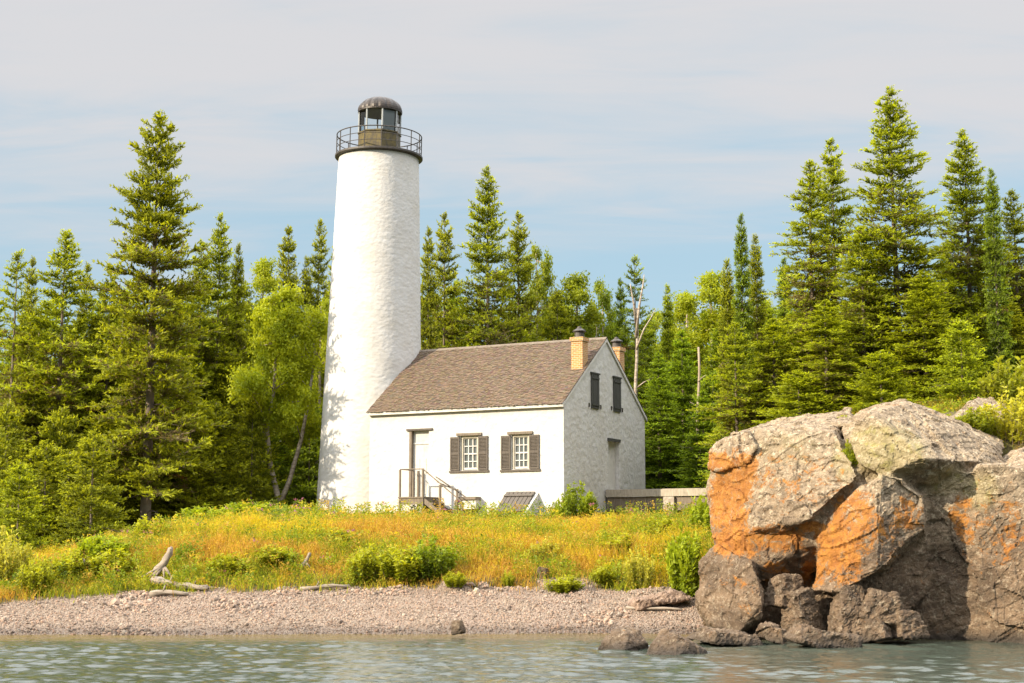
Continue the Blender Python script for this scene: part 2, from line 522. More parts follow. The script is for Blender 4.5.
m = NT('shingle_wood')
v = m.coord('Object')
c = m.mix(m.attr('col'), (1, 1, 1), (1, 1, 1)); c = m.attr('col')
c = m.mix(m.ramp(m.noise(v, 14, 5, 0.7), [(0.4, 0), (0.75, 0.6)]), c, (0.075, 0.05, 0.03))
c = m.mix(m.ramp(m.noise(v, 0.9, 4), [(0.5, 0), (0.8, 0.25)]), c, (0.15, 0.12, 0.085))
M_shingle = m.set(c, 0.9, normal=m.bump(m.noise(m.coord('Object', (12, 2, 2)), 4, 4), 0.5, 0.015))

m = NT('chimney_brick')
tcx = m.node('ShaderNodeTexCoord'); 
geo = m.node('ShaderNodeNewGeometry')
mp = m.node('ShaderNodeMapping'); mp.inputs['Rotation'].default_value = (R(90), 0, 0)
m.link(tcx.outputs['Object'], mp.inputs[0])
sep = m.node('ShaderNodeSeparateXYZ'); m.link(tcx.outputs['Object'], sep.inputs[0])
cmb = m.node('ShaderNodeCombineXYZ'); m.link(m.math('ADD', sep.outputs[0], sep.outputs[1]), cmb.inputs[0]); m.link(sep.outputs[2], cmb.inputs[1])
bt = m.node('ShaderNodeTexBrick'); m.link(cmb.outputs[0], bt.inputs['Vector'])
bt.inputs['Scale'].default_value = 1.0; bt.inputs['Brick Width'].default_value = 0.21; bt.inputs['Row Height'].default_value = 0.075; bt.inputs['Mortar Size'].default_value = 0.009
bt.inputs['Color1'].default_value = (0.34, 0.13, 0.030, 1); bt.inputs['Color2'].default_value = (0.42, 0.21, 0.05, 1); bt.inputs['Mortar'].default_value = (0.50, 0.42, 0.30, 1)
c = m.mix(m.ramp(m.noise(m.coord('Object'), 5, 4), [(0.45, 0), (0.7, 0.5)]), bt.outputs['Color'], (0.42, 0.27, 0.11))
M_brick = m.set(c, 0.9, normal=m.bump(bt.outputs['Fac'], 0.5, -0.01))

m = NT('dark_iron'); v = m.coord('Object')
M_iron = m.set(m.mix(m.noise(v, 6, 4), (0.018, 0.016, 0.014), (0.07, 0.055, 0.04)), 0.55)
m = NT('weathered_copper'); v = m.coord('Object', (3, 3, 0.8))
c = m.mix(m.ramp(m.noise(v, 3, 5, 0.7), [(0.35, 0), (0.65, 1)]), (0.014, 0.011, 0.008), (0.045, 0.031, 0.021))
c = m.mix(m.ramp(m.noise(v, 5, 5, 0.7), [(0.62, 0), (0.74, 0.55)]), c, (0.34, 0.29, 0.22))
M_dome = m.set(c, 0.5, metal=0.25)
m = NT('brass_paint'); v = m.coord('Object', (2, 2, 1))
c = m.mix(m.ramp(m.noise(v, 3, 5, 0.7), [(0.35, 0), (0.62, 1)]), (0.125, 0.092, 0.016), (0.045, 0.034, 0.015))
c = m.mix(m.ramp(m.noise(v, 7, 4), [(0.6, 0), (0.7, 0.6)]), c, (0.07, 0.05, 0.03))
M_brass = m.set(c, 0.5, metal=0.15)
M_frame = NT('lantern_frame_paint').set((0.30, 0.31, 0.30), 0.5)
m = NT('rough_stone'); v = m.coord('Object')
M_stone = m.set(m.mix(m.noise(v, 6, 5), (0.22, 0.18, 0.14), (0.42, 0.36, 0.29)), 0.9, normal=m.bump(m.vor(v, 5), 0.8, 0.05))

# --- keeper's house: local x along the front, y to the back, z up; origin at the near corner
AH = R(28.3); L1, L2 = 8.98, 7.92
CZ = 3.80; EV, RG = 7.92 - CZ, 10.82 - CZ
C0 = Vector((2.0, 58.0, CZ))
MH = Matrix.Translation(C0) @ Matrix.Rotation(-AH, 4, 'Z'); MHi = MH.inverted()
def hf(px, py, y=0.0):
    """point on the front plane (moved in by y), house coordinates"""
    p0 = MH @ Vector((0, y, 0)); n_ = MH.to_3x3() @ Vector((0, -1, 0))
    return MHi @ on_plane(px, py, p0, n_)
def hg(px, py, x=0.0):
    p0 = MH @ Vector((x, 0, 0)); n_ = MH.to_3x3() @ Vector((1, 0, 0))
    return MHi @ on_plane(px, py, p0, n_)
house = empty('keepers_house', 'white plastered stone cottage with brown shingle roof joined to the lighthouse', 'house', C0, -AH)

mb = MB()
mb.prism([(-L1, 0, -1.0), (-L1, L2, -1.0), (-L1, L2, EV - 0.06), (-L1, L2 / 2, RG - 0.08), (-L1, 0, EV - 0.06)], (L1, 0, 0))
wall = mb.build('wall', M_plaster)
cut = MB()
# openings
w_specs = []
for (xl, xr, yt, yb) in ((460.5, 478.3, 436.0, 470.0), (511.5, 529.3, 434.6, 469.0)):
    a = hf(xl, yt); b = hf(xr, yb)
    w_specs.append((a.x, b.x, b.z, a.z))
    cut.box((a.x, -0.3, b.z), (b.x - a.x, 0, 0), (0, 0.50, 0), (0, 0, a.z - b.z))
a = hf(409.5, 431); b = hf(428.5, 497)
door = (a.x, b.x, b.z, a.z)
cut.box((a.x, -0.3, b.z), (b.x - a.x, 0, 0), (0, 0.52, 0), (0, 0, a.z - b.z))
a = hg(608.2, 441); b = hg(619.5, 490)
gdoor = (a.y, b.y, b.z, a.z)
cut.box((-0.30, a.y, b.z), (0.6, 0, 0), (0, b.y - a.y, 0), (0, 0, a.z - b.z))
cuto = cut.build('cutter', None)
md = wall.modifiers.new('b', 'BOOLEAN'); md.object = cuto; md.operation = 'DIFFERENCE'; md.solver = 'EXACT'
dg = bpy.context.evaluated_depsgraph_get()
wme = bpy.data.meshes.new_from_object(wall.evaluated_get(dg))
wall.modifiers.clear(); wall.data = wme
bpy.data.objects.remove(cuto)
if not wme.materials: wme.materials.append(M_plaster)
wall.parent = house

# roof: shingles laid in courses on both slopes, one mesh
run = L2 / 2; rise = RG - EV; sl = math.hypot(run, rise)
dn = Vector((0, run, rise)).normalized()
rng = np.random.default_rng(5)
sv, sf, scol = [], [], []
for side in (0, 1):
    T = dn if side == 0 else Vector((dn.x, -dn.y, dn.z))
    N = Vector((0, -dn.z, dn.y)) if side == 0 else Vector((0, dn.z, dn.y))
    base = Vector((0, 0, EV)) if side == 0 else Vector((0, L2, EV))
    s = -0.22; row = 0
    while s < sl - 0.02:
        x = -L1 - 0.04 - rng.uniform(0, 0.1)
        while x < 0.05:
            w = rng.uniform(0.07, 0.15)
            x1 = min(x + w - 0.006, 0.06); x0 = max(x, -L1 - 0.06)
            lo = s + rng.normal(0, 0.012); hi = min(s + 0.36, sl + 0.02)
            t0 = 0.045 + rng.uniform(0, 0.02); t1 = 0.006
            p = []
            for (xx, ss, hh) in ((x0, lo, t0 + 0.0), (x1, lo, t0 + 0.0), (x1, hi, t1), (x0, hi, t1), (x0, lo, t0 - 0.022), (x1, lo, t0 - 0.022)):
                p.append(base + Vector((xx, 0, 0)) + T * ss + N * (hh + 0.03))
            n0 = len(sv); sv += p
            f = [(0, 1, 2, 3), (4, 5, 1, 0)]
            sf += [tuple(i + n0 for i in q) for q in f]
            t_ = rng.random()
            cc = np.array((0.120, 0.082, 0.049)) * (0.68 + 0.62 * t_) + rng.normal(0, 0.006, 3)
            scol += [cc] * 6
            x += w
        s += 0.115; row += 1
roofme = npmesh('roof', np.array(sv), [np.array(sf)], [M_shingle], col=np.clip(np.array(scol), 0.02, 1))
roof = link('roof', roofme, house)
mb = MB()   # roof deck under the shingles
for side in (0, 1):
    T = dn if side == 0 else Vector((0, -dn.y, dn.z)); N = Vector((0, -dn.z, dn.y)) if side == 0 else Vector((0, dn.z, dn.y))
    base = Vector((-L1 - 0.03, 0, EV)) if side == 0 else Vector((-L1 - 0.03, L2, EV))
    mb.box(base + T * -0.18 - N * 0.03, (L1 + 0.06, 0, 0), T * (sl + 0.17), N * 0.05)
mb.build('roof_deck', M_grey_wood, roof)
mb = MB()   # ridge boards
for sgn in (-1, 1):
    mb.box((-L1 - 0.05, L2 / 2, RG + 0.085), (L1 + 0.1, 0, 0), Vector((0, sgn * run, -rise)).normalized() * 0.16, (0, 0, 0.022 + 0.004 * sgn))
mb.build('ridge_board', M_grey_wood, roof)
mb = MB()   # eave fascia
mb.box((-L1 - 0.02, -0.16, EV - 0.20), (L1 + 0.05, 0, 0), (0, 0.155, 0), (0, 0, 0.14))
mb.build('eave_board', M_white, house)
mb = MB()
for sgn in (0, 1):
    o = Vector((0.003, -0.16, EV - 0.21)) if sgn == 0 else Vector((0.003, L2 + 0.16, EV - 0.21))
    T = dn if sgn == 0 else Vector((0, -dn.y, dn.z))
    mb.box(o, (0.055, 0, 0), T * (sl + 0.19 + 0.02 * sgn), (0, 0, 0.13))
mb.build('rake_board', M_white, house)

def window(spec):
    x0, x1, z0, z1 = spec
    fr_ = MB(); t = 0.09
    fr_.box((x0 + 0.002, 0.05, z0 + 0.002), (t, 0, 0), (0, 0.14, 0), (0, 0, z1 - z0 - 0.004))
    fr_.box((x1 - t - 0.002, 0.05, z0 + 0.002), (t, 0, 0), (0, 0.14, 0), (0, 0, z1 - z0 - 0.004))
    fr_.box((x0 + t + 0.002, 0.05, z1 - t), (x1 - x0 - 2 * t - 0.004, 0, 0), (0, 0.14, 0), (0, 0, t - 0.002))
    f = fr_.build('window', M_cream, house)
    gx0, gx1, gz0, gz1 = x0 + t + 0.004, x1 - t - 0.004, z0 + 0.03, z1 - t - 0.003
    mb = MB(); mb.box((gx0, 0.15, gz0), (gx1 - gx0, 0, 0), (0, 0.03, 0), (0, 0, gz1 - gz0)); mb.build('pane', M_pane, f)
    s = MB(); bt_ = 0.042
    for k in range(4):
        xx = gx0 + (gx1 - gx0 - bt_) * k / 3
        s.box((xx, 0.105 + 0.001 * k, gz0 + 0.002), (bt_, 0, 0), (0, 0.04, 0), (0, 0, gz1 - gz0 - 0.004))
    for k in range(5):
        tt = 0.075 if k in (0,) else (0.055 if k == 2 else 0.035)
        zz = gz0 + (gz1 - gz0 - tt) * k / 4
        s.box((gx0 + 0.003, 0.098 + 0.0007 * k, zz), (gx1 - gx0 - 0.006, 0, 0), (0, 0.045, 0), (0, 0, tt))
    s.build('sash', M_white, f)
    mb = MB(); mb.box((x0 - 0.50, -0.055, z0 - 0.09), (x1 - x0 + 1.0, 0, 0), (0, 0.20, 0), (0, 0, 0.075))
    mb.build('sill', M_shut, f)
    mb = MB(); mb.box((x0 - 0.16, -0.07, z1 + 0.004), (x1 - x0 + 0.32, 0, 0), (0, 0.20, 0), (0, 0, 0.10)); mb.build('lintel', M_grey_wood, f)
    for sgn in (-1, 1):
        sw = 0.43
        sx = x0 - sw - 0.02 if sgn < 0 else x1 + 0.02
        sh = MB(); zz0, zz1 = z0 + 0.0, z1 - 0.04
        sh.box((sx, -0.06, zz0), (0.06, 0, 0), (0, 0.045, 0), (0, 0, zz1 - zz0))
        sh.box((sx + sw - 0.06, -0.06, zz0), (0.06, 0, 0), (0, 0.045, 0), (0, 0, zz1 - zz0))
        for k, zz in enumerate((zz0 + 0.001, (zz0 + zz1) / 2 - 0.04, zz1 - 0.081)):
            sh.box((sx + 0.06, -0.058, zz), (sw - 0.12, 0, 0), (0, 0.042, 0), (0, 0, 0.08))
        zz = zz0 + 0.10
        while zz < zz1 - 0.10:
            sh.box((sx + 0.06, -0.052, zz), (sw - 0.12, 0, 0), (0, 0.026, 0.030), (0, -0.006, 0.012))
            zz += 0.055
        sh.build('shutter', M_shut, house)
for sp_ in w_specs: window(sp_)

# front door
x0, x1, z0, z1 = door
mb = MB(); mb.box((x0 + 0.12, 0.13, z0 + 0.003), (x1 - x0 - 0.125, 0, 0), (0, 0.07, 0), (0, 0, z1 - z0 - 0.56)); dr = mb.build('door', M_door, house)
mb = MB()
for q in ((0.16, 0.12), (0.16, 0.95)):
    for k in (0, 1):
        mb.box((x0 + 0.24 + k * (x1 - x0 - 0.30) / 2, 0.118, z0 + q[1]), ((x1 - x0 - 0.55) / 2, 0, 0), (0, 0.02, 0), (0, 0, 0.62))
mb.build('door_panel', M_door, dr)
mb = MB(); mb.box((x0 + 0.12, 0.10, z1 - 0.55), (x1 - x0 - 0.125, 0, 0), (0, 0.10, 0), (0, 0, 0.06)); mb.box((x0 + 0.121, 0.14, z1 - 0.487), (x1 - x0 - 0.13, 0, 0), (0, 0.06, 0), (0, 0, 0.48)); mb.build('transom', M_door, dr)
mb = MB(); mb.box((x0 + 0.003, -0.02, z0 + 0.003), (0.112, 0, 0), (0, 0.20, 0), (0, 0, z1 - z0 - 0.006)); mb.build('door_post', M_grey_wood, house)
mb = MB(); mb.box((x0 - 0.12, -0.07, z1 + 0.003), (x1 - x0 + 0.30, 0, 0), (0, 0.20, 0), (0, 0, 0.075)); mb.build('door_lintel', M_shut, house)
mb = MB(); mb.tube([(x1 - 0.13, 0.10, z0 + 1.0), (x1 - 0.13, 0.03, z0 + 1.0)], [0.03, 0.035], 8); mb.build('knob', M_iron, dr)

# gable door and shutters
y0, y1, z0, z1 = gdoor
mb = MB(); mb.box((-0.24, y0 + 0.004, z0 + 0.003), (0.05, 0, 0), (0, y1 - y0 - 0.008, 0), (0, 0, z1 - z0 - 0.006)); mb.build('door', M_white, house)
mb = MB(); mb.box((-0.12, y0 - 0.08, z1 + 0.003), (0.17, 0, 0), (0, y1 - y0 + 0.16, 0), (0, 0, 0.12)); mb.build('door_lintel', M_dark, house)
for (xl, xr, yt, yb) in ((590.6, 598.4, 373.4, 409.4), (612.8, 620.2, 377.4, 412.4)):
    a = hg(xl, yt); b = hg(xr, yb)
    sh = MB(); w_ = b.y - a.y; hh = a.z - b.z; nb = 4
    for k in range(nb):
        sh.box((0.004, a.y + w_ * k / nb, b.z), (0.05 + 0.004 * (k % 2), 0, 0), (0, w_ / nb - 0.012, 0), (0, 0, hh))
    for zz in (b.z + 0.12, a.z - 0.2):
        sh.box((0.06, a.y + 0.02, zz), (0.02, 0, 0), (0, w_ - 0.05, 0), (0, 0, 0.07))
    so = sh.build('attic_shutter', M_dark, house)
    for yy in (a.y - 0.22, b.y + 0.16):
        hk = MB(); hk.box((0.004, yy, b.z + 0.03), (0.04, 0, 0), (0, 0.05, 0), (0, 0, 0.16)); hk.build('shutter_hook', M_iron, so)
    lm = MB(); lm.box((0.004, a.y - 0.05, a.z + 0.004), (0.07, 0, 0), (0, w_ + 0.12, 0), (0, 0, 0.06)); lm.build('shutter_cap', M_dark, so)

# chimneys (parts of the roof)
rp0 = MH @ Vector((0, 0, EV)); rn = MH.to_3x3() @ Vector((0, -dn.z, dn.y))
pc = MHi @ on_plane(578.5, 369, rp0, rn)
CW = 0.50
ztop = (MHi @ on_plane(579.5, 337, MH @ Vector((0, pc.y - 0.1, 0)), MH.to_3x3() @ Vector((0, -1, 0)))).z
def chimney(cx_, cy_, zt):
    z_b = EV + (min(cy_, L2 - cy_)) * rise / run - 0.7
    mb = MB()
    mb.box((cx_ - CW / 2, cy_ - CW / 2, z_b), (CW, 0, 0), (0, CW, 0), (0, 0, zt - z_b - 0.16))
    mb.box((cx_ - CW / 2 - 0.045, cy_ - CW / 2 - 0.045, zt - 0.157), (CW + 0.09, 0, 0), (0, CW + 0.09, 0), (0, 0, 0.155))
    ch = mb.build('chimney', M_brick, roof)
    mb = MB(); mb.lathe([(0.20, zt + 0.001), (0.19, zt + 0.22)], 16, (cx_, cy_, 0))
    mb.lathe([(0.27, zt + 0.24), (0.27, zt + 0.28), (0.10, zt + 0.38), (0.09, zt + 0.44), (0.02, zt + 0.46)], 16, (cx_, cy_, 0))
    mb.lathe([(0.05, zt + 0.22), (0.05, zt + 0.24)], 8, (cx_, cy_, 0))
    mb.build('chimney_cap', M_iron, ch)
chimney(pc.x, pc.y + 0.1, ztop)
# rear chimney mirrored on the other slope, beyond the ridge
chimney(pc.x, L2 - pc.y - 0.1, ztop)
# small boarded vent box at the foot of the front wall
a = hf(461, 497); b = hf(480, 509)
vb = empty('cellar_vent', 'low white cellar vent with a grey timber lid between the steps and the sloping hatch', 'vent', MH @ Vector((a.x, 0, b.z)), -AH)
w_, h_ = b.x - a.x, a.z - b.z
mb = MB(); mb.box((0.1, -0.35, 0), (w_ - 0.1, 0, 0), (0, 0.346, 0), (0, 0, h_ - 0.12)); mb.build('box', M_plaster, vb)
mb = MB(); mb.box((0.03, -0.42, h_ - 0.117), (w_, 0, 0), (0, 0.416, 0), (0, 0, 0.11)); mb.build('lid', M_grey_wood, vb)
mb = MB(); mb.box((-0.08, -0.40, -0.1), (0.15, 0, 0), (0, 0.39, 0), (0, 0, h_ - 0.05)); mb.build('post', M_grey_wood, vb)

# cellar hatch: a plank door lying on two white cheek walls
tl = hf(507.5, 491.5); tr_ = hf(536.5, 490.5)
h_top = tl.z; gz0 = -0.35
hatch = empty('cellar_hatch', 'sloping cellar hatch of grey planks leaning against the front wall of the cottage', 'hatch', MH @ Vector((tl.x, 0, 0)), -AH)
w_ = tr_.x - tl.x; dep = 1.15
mb = MB()
npl = 7
for k in range(npl):
    o = Vector((w_ * k / npl, -0.05, h_top - 0.05))
    mb.box(o, (w_ / npl - 0.025, 0, 0), (0, -dep, gz0 - h_top + 0.1), (0, -0.03 - 0.006 * (k % 2), 0.035))
mb.build('plank_door', M_hatch, hatch)
mb = MB()
for t_ in (0.15, 0.8):
    o = Vector((0.02, -0.05 - dep * t_ - 0.052, h_top - 0.05 + (gz0 - h_top + 0.1) * t_ + 0.05))
    mb.box(o, (w_ - 0.04, 0, 0), (0, -0.08, 0.08 * (gz0 - h_top + 0.1) / dep), (0, -0.02, 0.02))
mb.build('batten', M_hatch, hatch)
mb = MB()
for xx in (-0.06, w_ - 0.02):
    mb.prism([(xx, -0.004, gz0 - 0.6), (xx, -dep - 0.15, gz0 - 0.6), (xx, -dep - 0.12, gz0 + 0.02), (xx, -0.004, h_top - 0.06)], (0.12, 0, 0))
mb.build('cheek_wall', M_plaster, hatch)

# front stoop with railings and steps
p_l = hf(398.5, 495, -1.1); p_r = hf(424, 495, -1.1)
fz = door[2] - 0.02
stoop = empty('door_stoop', 'small grey wooden stoop with post railings at the white front door', 'stoop', MH @ Vector((p_l.x, 0, 0)), -AH)
w_ = p_r.x - p_l.x; dep = 1.15
mb = MB()
for k in range(7):
    mb.box((0, -dep + k * dep / 7, fz - 0.05), (w_, 0, 0), (0, dep / 7 - 0.015, 0), (0, 0, 0.05))
mb.build('platform', M_grey_wood, stoop)
mb = MB(); mb.box((0.02, -dep + 0.03, fz - 0.30), (w_ - 0.04, 0, 0), (0, 0.05, 0), (0, 0, 0.245)); mb.box((w_ - 0.06, -dep + 0.085, fz - 0.3), (0.05, 0, 0), (0, dep - 0.1, 0), (0, 0, 0.245)); mb.build('skirt_board', M_grey_wood, stoop)
def post(x, y, zb, zt, wd=0.085):
    wd *= 0.85
    mb = MB(); mb.box((x - wd / 2, y - wd / 2, zb), (wd, 0, 0), (0, wd, 0), (0, 0, zt - zb)); mb.build('post', M_grey_wood, stoop)
RH = 1.08
post(0.06, -dep + 0.06, -0.7, fz + RH); post(w_ - 0.06, -dep + 0.06, -0.7, fz + RH)
post(0.06, -0.10, fz, fz + RH); post(0.30, -0.10, fz, fz + RH, 0.09)
# steps run down to the right along the wall
nst = 4; sd = 0.34; drop = (fz + 0.55) / nst
mb = MB()
for k in range(nst):
    mb.box((w_ + 0.01 + k * sd, -dep + 0.10, fz - 0.05 - (k + 1) * drop * 0.9), (sd + 0.03, 0, 0), (0, dep - 0.25, 0), (0, 0, 0.05))
mb.build('tread', M_grey_wood, stoop)
mb = MB()
for yy in (-dep + 0.10, -0.2):
    mb.box((w_ + 0.01, yy - 0.045, fz - 0.28), (nst * sd, 0, -nst * drop * 0.9), (0, 0.04, 0), (0, 0, 0.22))
mb.build('stringer', M_grey_wood, stoop)
zs = lambda x: fz - (x - w_) / sd * drop * 0.9
for xx, yy in ((w_ + 0.75, -dep + 0.04), (w_ + 0.95, -0.12), (w_ + 1.75, -dep + 0.04), (w_ + 2.0, -0.12)):
    post(xx, yy, zs(xx) - 0.5, zs(xx) + 0.98, 0.09)
def rail(a, b, r=0.024):
    mb = MB(); mb.tube([a, b], r, 6); mb.build('rail', M_grey_wood, stoop)
rail((0.06, -dep + 0.06, fz + RH + 0.02), (w_ - 0.02, -dep + 0.06, fz + RH + 0.02))
rail((0.06, -0.10, fz + RH + 0.02), (0.06, -dep + 0.06, fz + RH + 0.02))
rail((w_ - 0.06, -dep + 0.05, fz + RH + 0.02), (w_ + 1.80, -dep + 0.04, zs(w_ + 1.8) + 0.98))
rail((w_ - 0.06, -0.12, fz + RH - 0.25), (w_ + 2.05, -0.12, zs(w_ + 2.05) + 0.98))
rail((w_ + 0.0, -0.12, fz + 0.62), (w_ + 0.95, -0.12, zs(w_ + 0.95) + 0.93), 0.02)

# boardwalk platform at the gable door
bwz = gdoor[2] - 0.03
bw0 = gdoor[0] - 0.35
bwk = empty('boardwalk', 'low grey timber boardwalk on stone piers outside the gable end of the cottage', 'boardwalk', MH @ Vector((0, bw0, 0)), -AH)
LB = 5.4
vd = Vector((1, 0.0, 0)); nd = Vector((0, 1, 0))
mb = MB(); mb.box((0.05, 0, bwz - 0.05), vd * LB, nd * 1.5, (0, 0, 0.05)); mb.build('deck', M_board, bwk)
mb = MB(); mb.box((0.05, -0.06, bwz - 0.30), vd * LB, nd * 0.055, (0, 0, 0.28)); mb.build('fascia_beam', M_board, bwk)
mb = MB(); mb.box((0.08, 0.02, bwz - 0.85), vd * (LB - 0.05), nd * 0.04, (0, 0, 0.54)); mb.build('skirt_board', M_grey_wood, bwk)
for xx in (2.6, 5.0):
    mb = MB(); mb.box((xx, -0.12, bwz - 1.6), (0.45, 0, 0), (0, 0.5, 0), (0, 0, 1.28)); mb.build('pier', M_stone, bwk)

# --- lighthouse tower
TY = 66.1
tb = at(369.5, 500, TY)
tower_r0, tower_r1 = 2.31, 1.80
tt = at(378.5, 160, TY)
TH = tt.z - (tb.z - 1.2)
lean = math.atan2(tt.x - tb.x, tt.z - tb.z)
TZ0 = tb.z - 1.2
tower = empty('lighthouse', 'tall white tapering lighthouse tower with a dark domed lantern and iron gallery', 'lighthouse', (tb.x, TY, TZ0)); tower.rotation_euler = (0, lean, 0)
na, nz = 300, 440
an = np.linspace(0, 2 * np.pi, na, endpoint=False); zz = np.linspace(0, TH, nz)
A_, Z_ = np.meshgrid(an, zz)
rad = tower_r0 + (tower_r1 - tower_r0) * np.clip((Z_ - 1.2) / (TH - 1.2), -0.1, 1)
Pn = np.stack([np.cos(A_) * rad, np.sin(A_) * rad, Z_], -1).reshape(-1, 3)
dsp = (fbm(Pn * 0.8, 2, 3) - 0.5) * 0.03 + (fbm(Pn * np.array([7, 7, 11]), 3, 21) - 0.5) * 0.022 + (vnoise(Pn * np.array([16, 16, 26]), 5) - 0.5) * 0.012
rr = rad.ravel() + dsp
Vt = np.stack([np.cos(A_).ravel() * rr, np.sin(A_).ravel() * rr, Z_.ravel()], 1)
i = np.arange(na * nz).reshape(nz, na)
Ft = np.stack([i[:-1], np.roll(i, -1, 1)[:-1], np.roll(i, -1, 1)[1:], i[1:]], -1).reshape(-1, 4)
link('tower_wall', npmesh('tower_wall', Vt, Ft, [M_tower], smooth=True), tower)
GR = 1.98
mb = MB(); mb.lathe([(1.72, TH - 0.03), (1.84, TH + 0.02), (GR - 0.02, TH + 0.04), (GR, TH + 0.06), (GR, TH + 0.14), (GR - 0.02, TH + 0.15)], 48)
gal = mb.build('gallery_deck', M_iron, tower)
zb = TH + 0.15
NP = 16
for k in range(NP):
    mb = MB()
    a_ = 2 * math.pi * (k + 0.35) / NP
    mb.tube([(math.cos(a_) * (GR - 0.07), math.sin(a_) * (GR - 0.07), zb - 0.02), (math.cos(a_) * (GR - 0.07), math.sin(a_) * (GR - 0.07), zb + 0.93)], 0.022, 6)
    mb.build('railing_post', M_iron, gal)
for hh, rr_ in ((0.93, 0.026), (0.62, 0.016), (0.31, 0.016)):
    mb = MB()
    pts = [(math.cos(2 * math.pi * k / 56) * (GR - 0.07), math.sin(2 * math.pi * k / 56) * (GR - 0.07), zb + hh) for k in range(57)]
    mb.tube(pts, rr_, 6); mb.build('railing_rail', M_iron, gal)
LR = 0.97; a0 = R(-90 + 12)
mb = MB(); mb.lathe([(LR + 0.02, zb - 0.01), (LR + 0.02, zb + 0.06), (LR - 0.01, zb + 0.08), (LR - 0.01, zb + 0.97), (LR + 0.03, zb + 0.99), (LR + 0.03, zb + 1.05)], 8, a0=a0)
mb.build('lantern_parapet', M_brass, tower)
g0, g1 = zb + 1.05, zb + 2.03
mb = MB(); mb.lathe([(LR - 0.06, g0), (LR - 0.06, g1)], 8, a0=a0, closed=False); mb.build('lantern_glass', M_clear, tower)
for k in range(8):
    mb = MB()
    a_ = a0 + 2 * math.pi * k / 8
    mb.tube([(math.cos(a_) * (LR - 0.03), math.sin(a_) * (LR - 0.03), g0 - 0.02), (math.cos(a_) * (LR - 0.03), math.sin(a_) * (LR - 0.03), g1 + 0.02)], 0.04, 6)
    mb.build('lantern_mullion', M_frame, tower)
mb = MB()   # a blind behind the panes on the shaded side
for k in (0, 1):
    p0 = Vector((math.cos(a0 + math.pi * k / 4) * (LR - 0.12), math.sin(a0 + math.pi * k / 4) * (LR - 0.12), g0)); p1 = Vector((math.cos(a0 + math.pi * (k + 1) / 4) * (LR - 0.12), math.sin(a0 + math.pi * (k + 1) / 4) * (LR - 0.12), g0))
    if k == 0: mb.box(p0, (p1 - p0) * 0.98, (p0 + p1).normalized() * 0.02, (0, 0, g1 - g0))
mb.build('lantern_blind', NT('grey_blind').set((0.36, 0.37, 0.36), 0.8), tower)
prof = [(LR + 0.03, g1 - 0.02), (LR + 0.03, g1 + 0.06)] + [(math.cos(t_) * (LR + 0.0) ** 1, g1 + 0.06 + math.sin(t_) * 0.66) for t_ in np.linspace(0.0, 1.38, 9)] + [(0.16, g1 + 0.73), (0.05, g1 + 0.76)]
dome_n = 64
mb = MB(); mb.lathe(prof, dome_n)
dv = []
for j, p in enumerate(mb.v):
    p = Vector(p); a_ = math.atan2(p.y, p.x)
    k_ = 1 + 0.05 * abs(math.sin(a_ * 8)) if j >= dome_n * 2 else 1
    dv.append((p.x * k_, p.y * k_, p.z))
mb.v = dv
mb.build('lantern_dome', M_dome, tower, smooth=False)
# ------------------------------------------------------------------ trees
def foliage_mat(name, transl=0.35, rough=0.55, shift=(1.25, 1.15, 0.6)):
    m = NT(name)
    oi = m.node('ShaderNodeObjectInfo')
    c = m.mix(1.0, m.attr('col'), oi.outputs['Color'], 'MULTIPLY')
    m.set(c, rough, spec=0.25)
    tr = m.node('ShaderNodeBsdfTranslucent'); m.link(m.mix(1.0, c, shift, 'MULTIPLY'), tr.inputs[0])
    mx = m.node('ShaderNodeMixShader'); mx.inputs[0].default_value = transl
    m.link(m.b.outputs[0], mx.inputs[1]); m.link(tr.outputs[0], mx.inputs[2]); m.link(mx.outputs[0], m.out.inputs[0])
    return m.m
M_needle = foliage_mat('conifer_needles', 0.5)
M_leaf = foliage_mat('broad_leaves', 0.5)
m = NT('spruce_bark'); v = m.coord('Object', (1, 1, 0.3))
c = m.mix(m.noise(v, 9, 5, 0.7), (0.07, 0.05, 0.035), (0.22, 0.17, 0.125))
M_bark = m.set(m.mix(m.ramp(m.noise(m.coord('Object'), 2.2, 4), [(0.5, 0), (0.7, 0.5)]), c, (0.22, 0.20, 0.15)), 0.95, normal=m.bump(m.noise(v, 12, 5), 0.8, 0.03))
m = NT('birch_bark'); v = m.coord('Object', (1, 1, 3))
c = m.mix(m.ramp(m.noise(v, 3, 5, 0.7), [(0.4, 0), (0.62, 1)]), (0.40, 0.34, 0.26), (0.17, 0.125, 0.09))
M_birch = m.set(c, 0.8)

def diamonds(C, D, Wd, L, Wt):
    """leaf-sized diamonds: centre base C, direction D, side Wd, length L, width Wt"""
    n = len(C)
    L = np.broadcast_to(np.asarray(L, float), (n,))[:, None]; Wt = np.broadcast_to(np.asarray(Wt, float), (n,))[:, None]
    V = np.empty((n, 4, 3))
    V[:, 0] = C; V[:, 1] = C + D * L * 0.45 + Wd * Wt * 0.5; V[:, 2] = C + D * L; V[:, 3] = C + D * L * 0.45 - Wd * Wt * 0.5
    return V
def unit(a): return a / np.maximum(np.linalg.norm(a, axis=-1, keepdims=True), 1e-9)

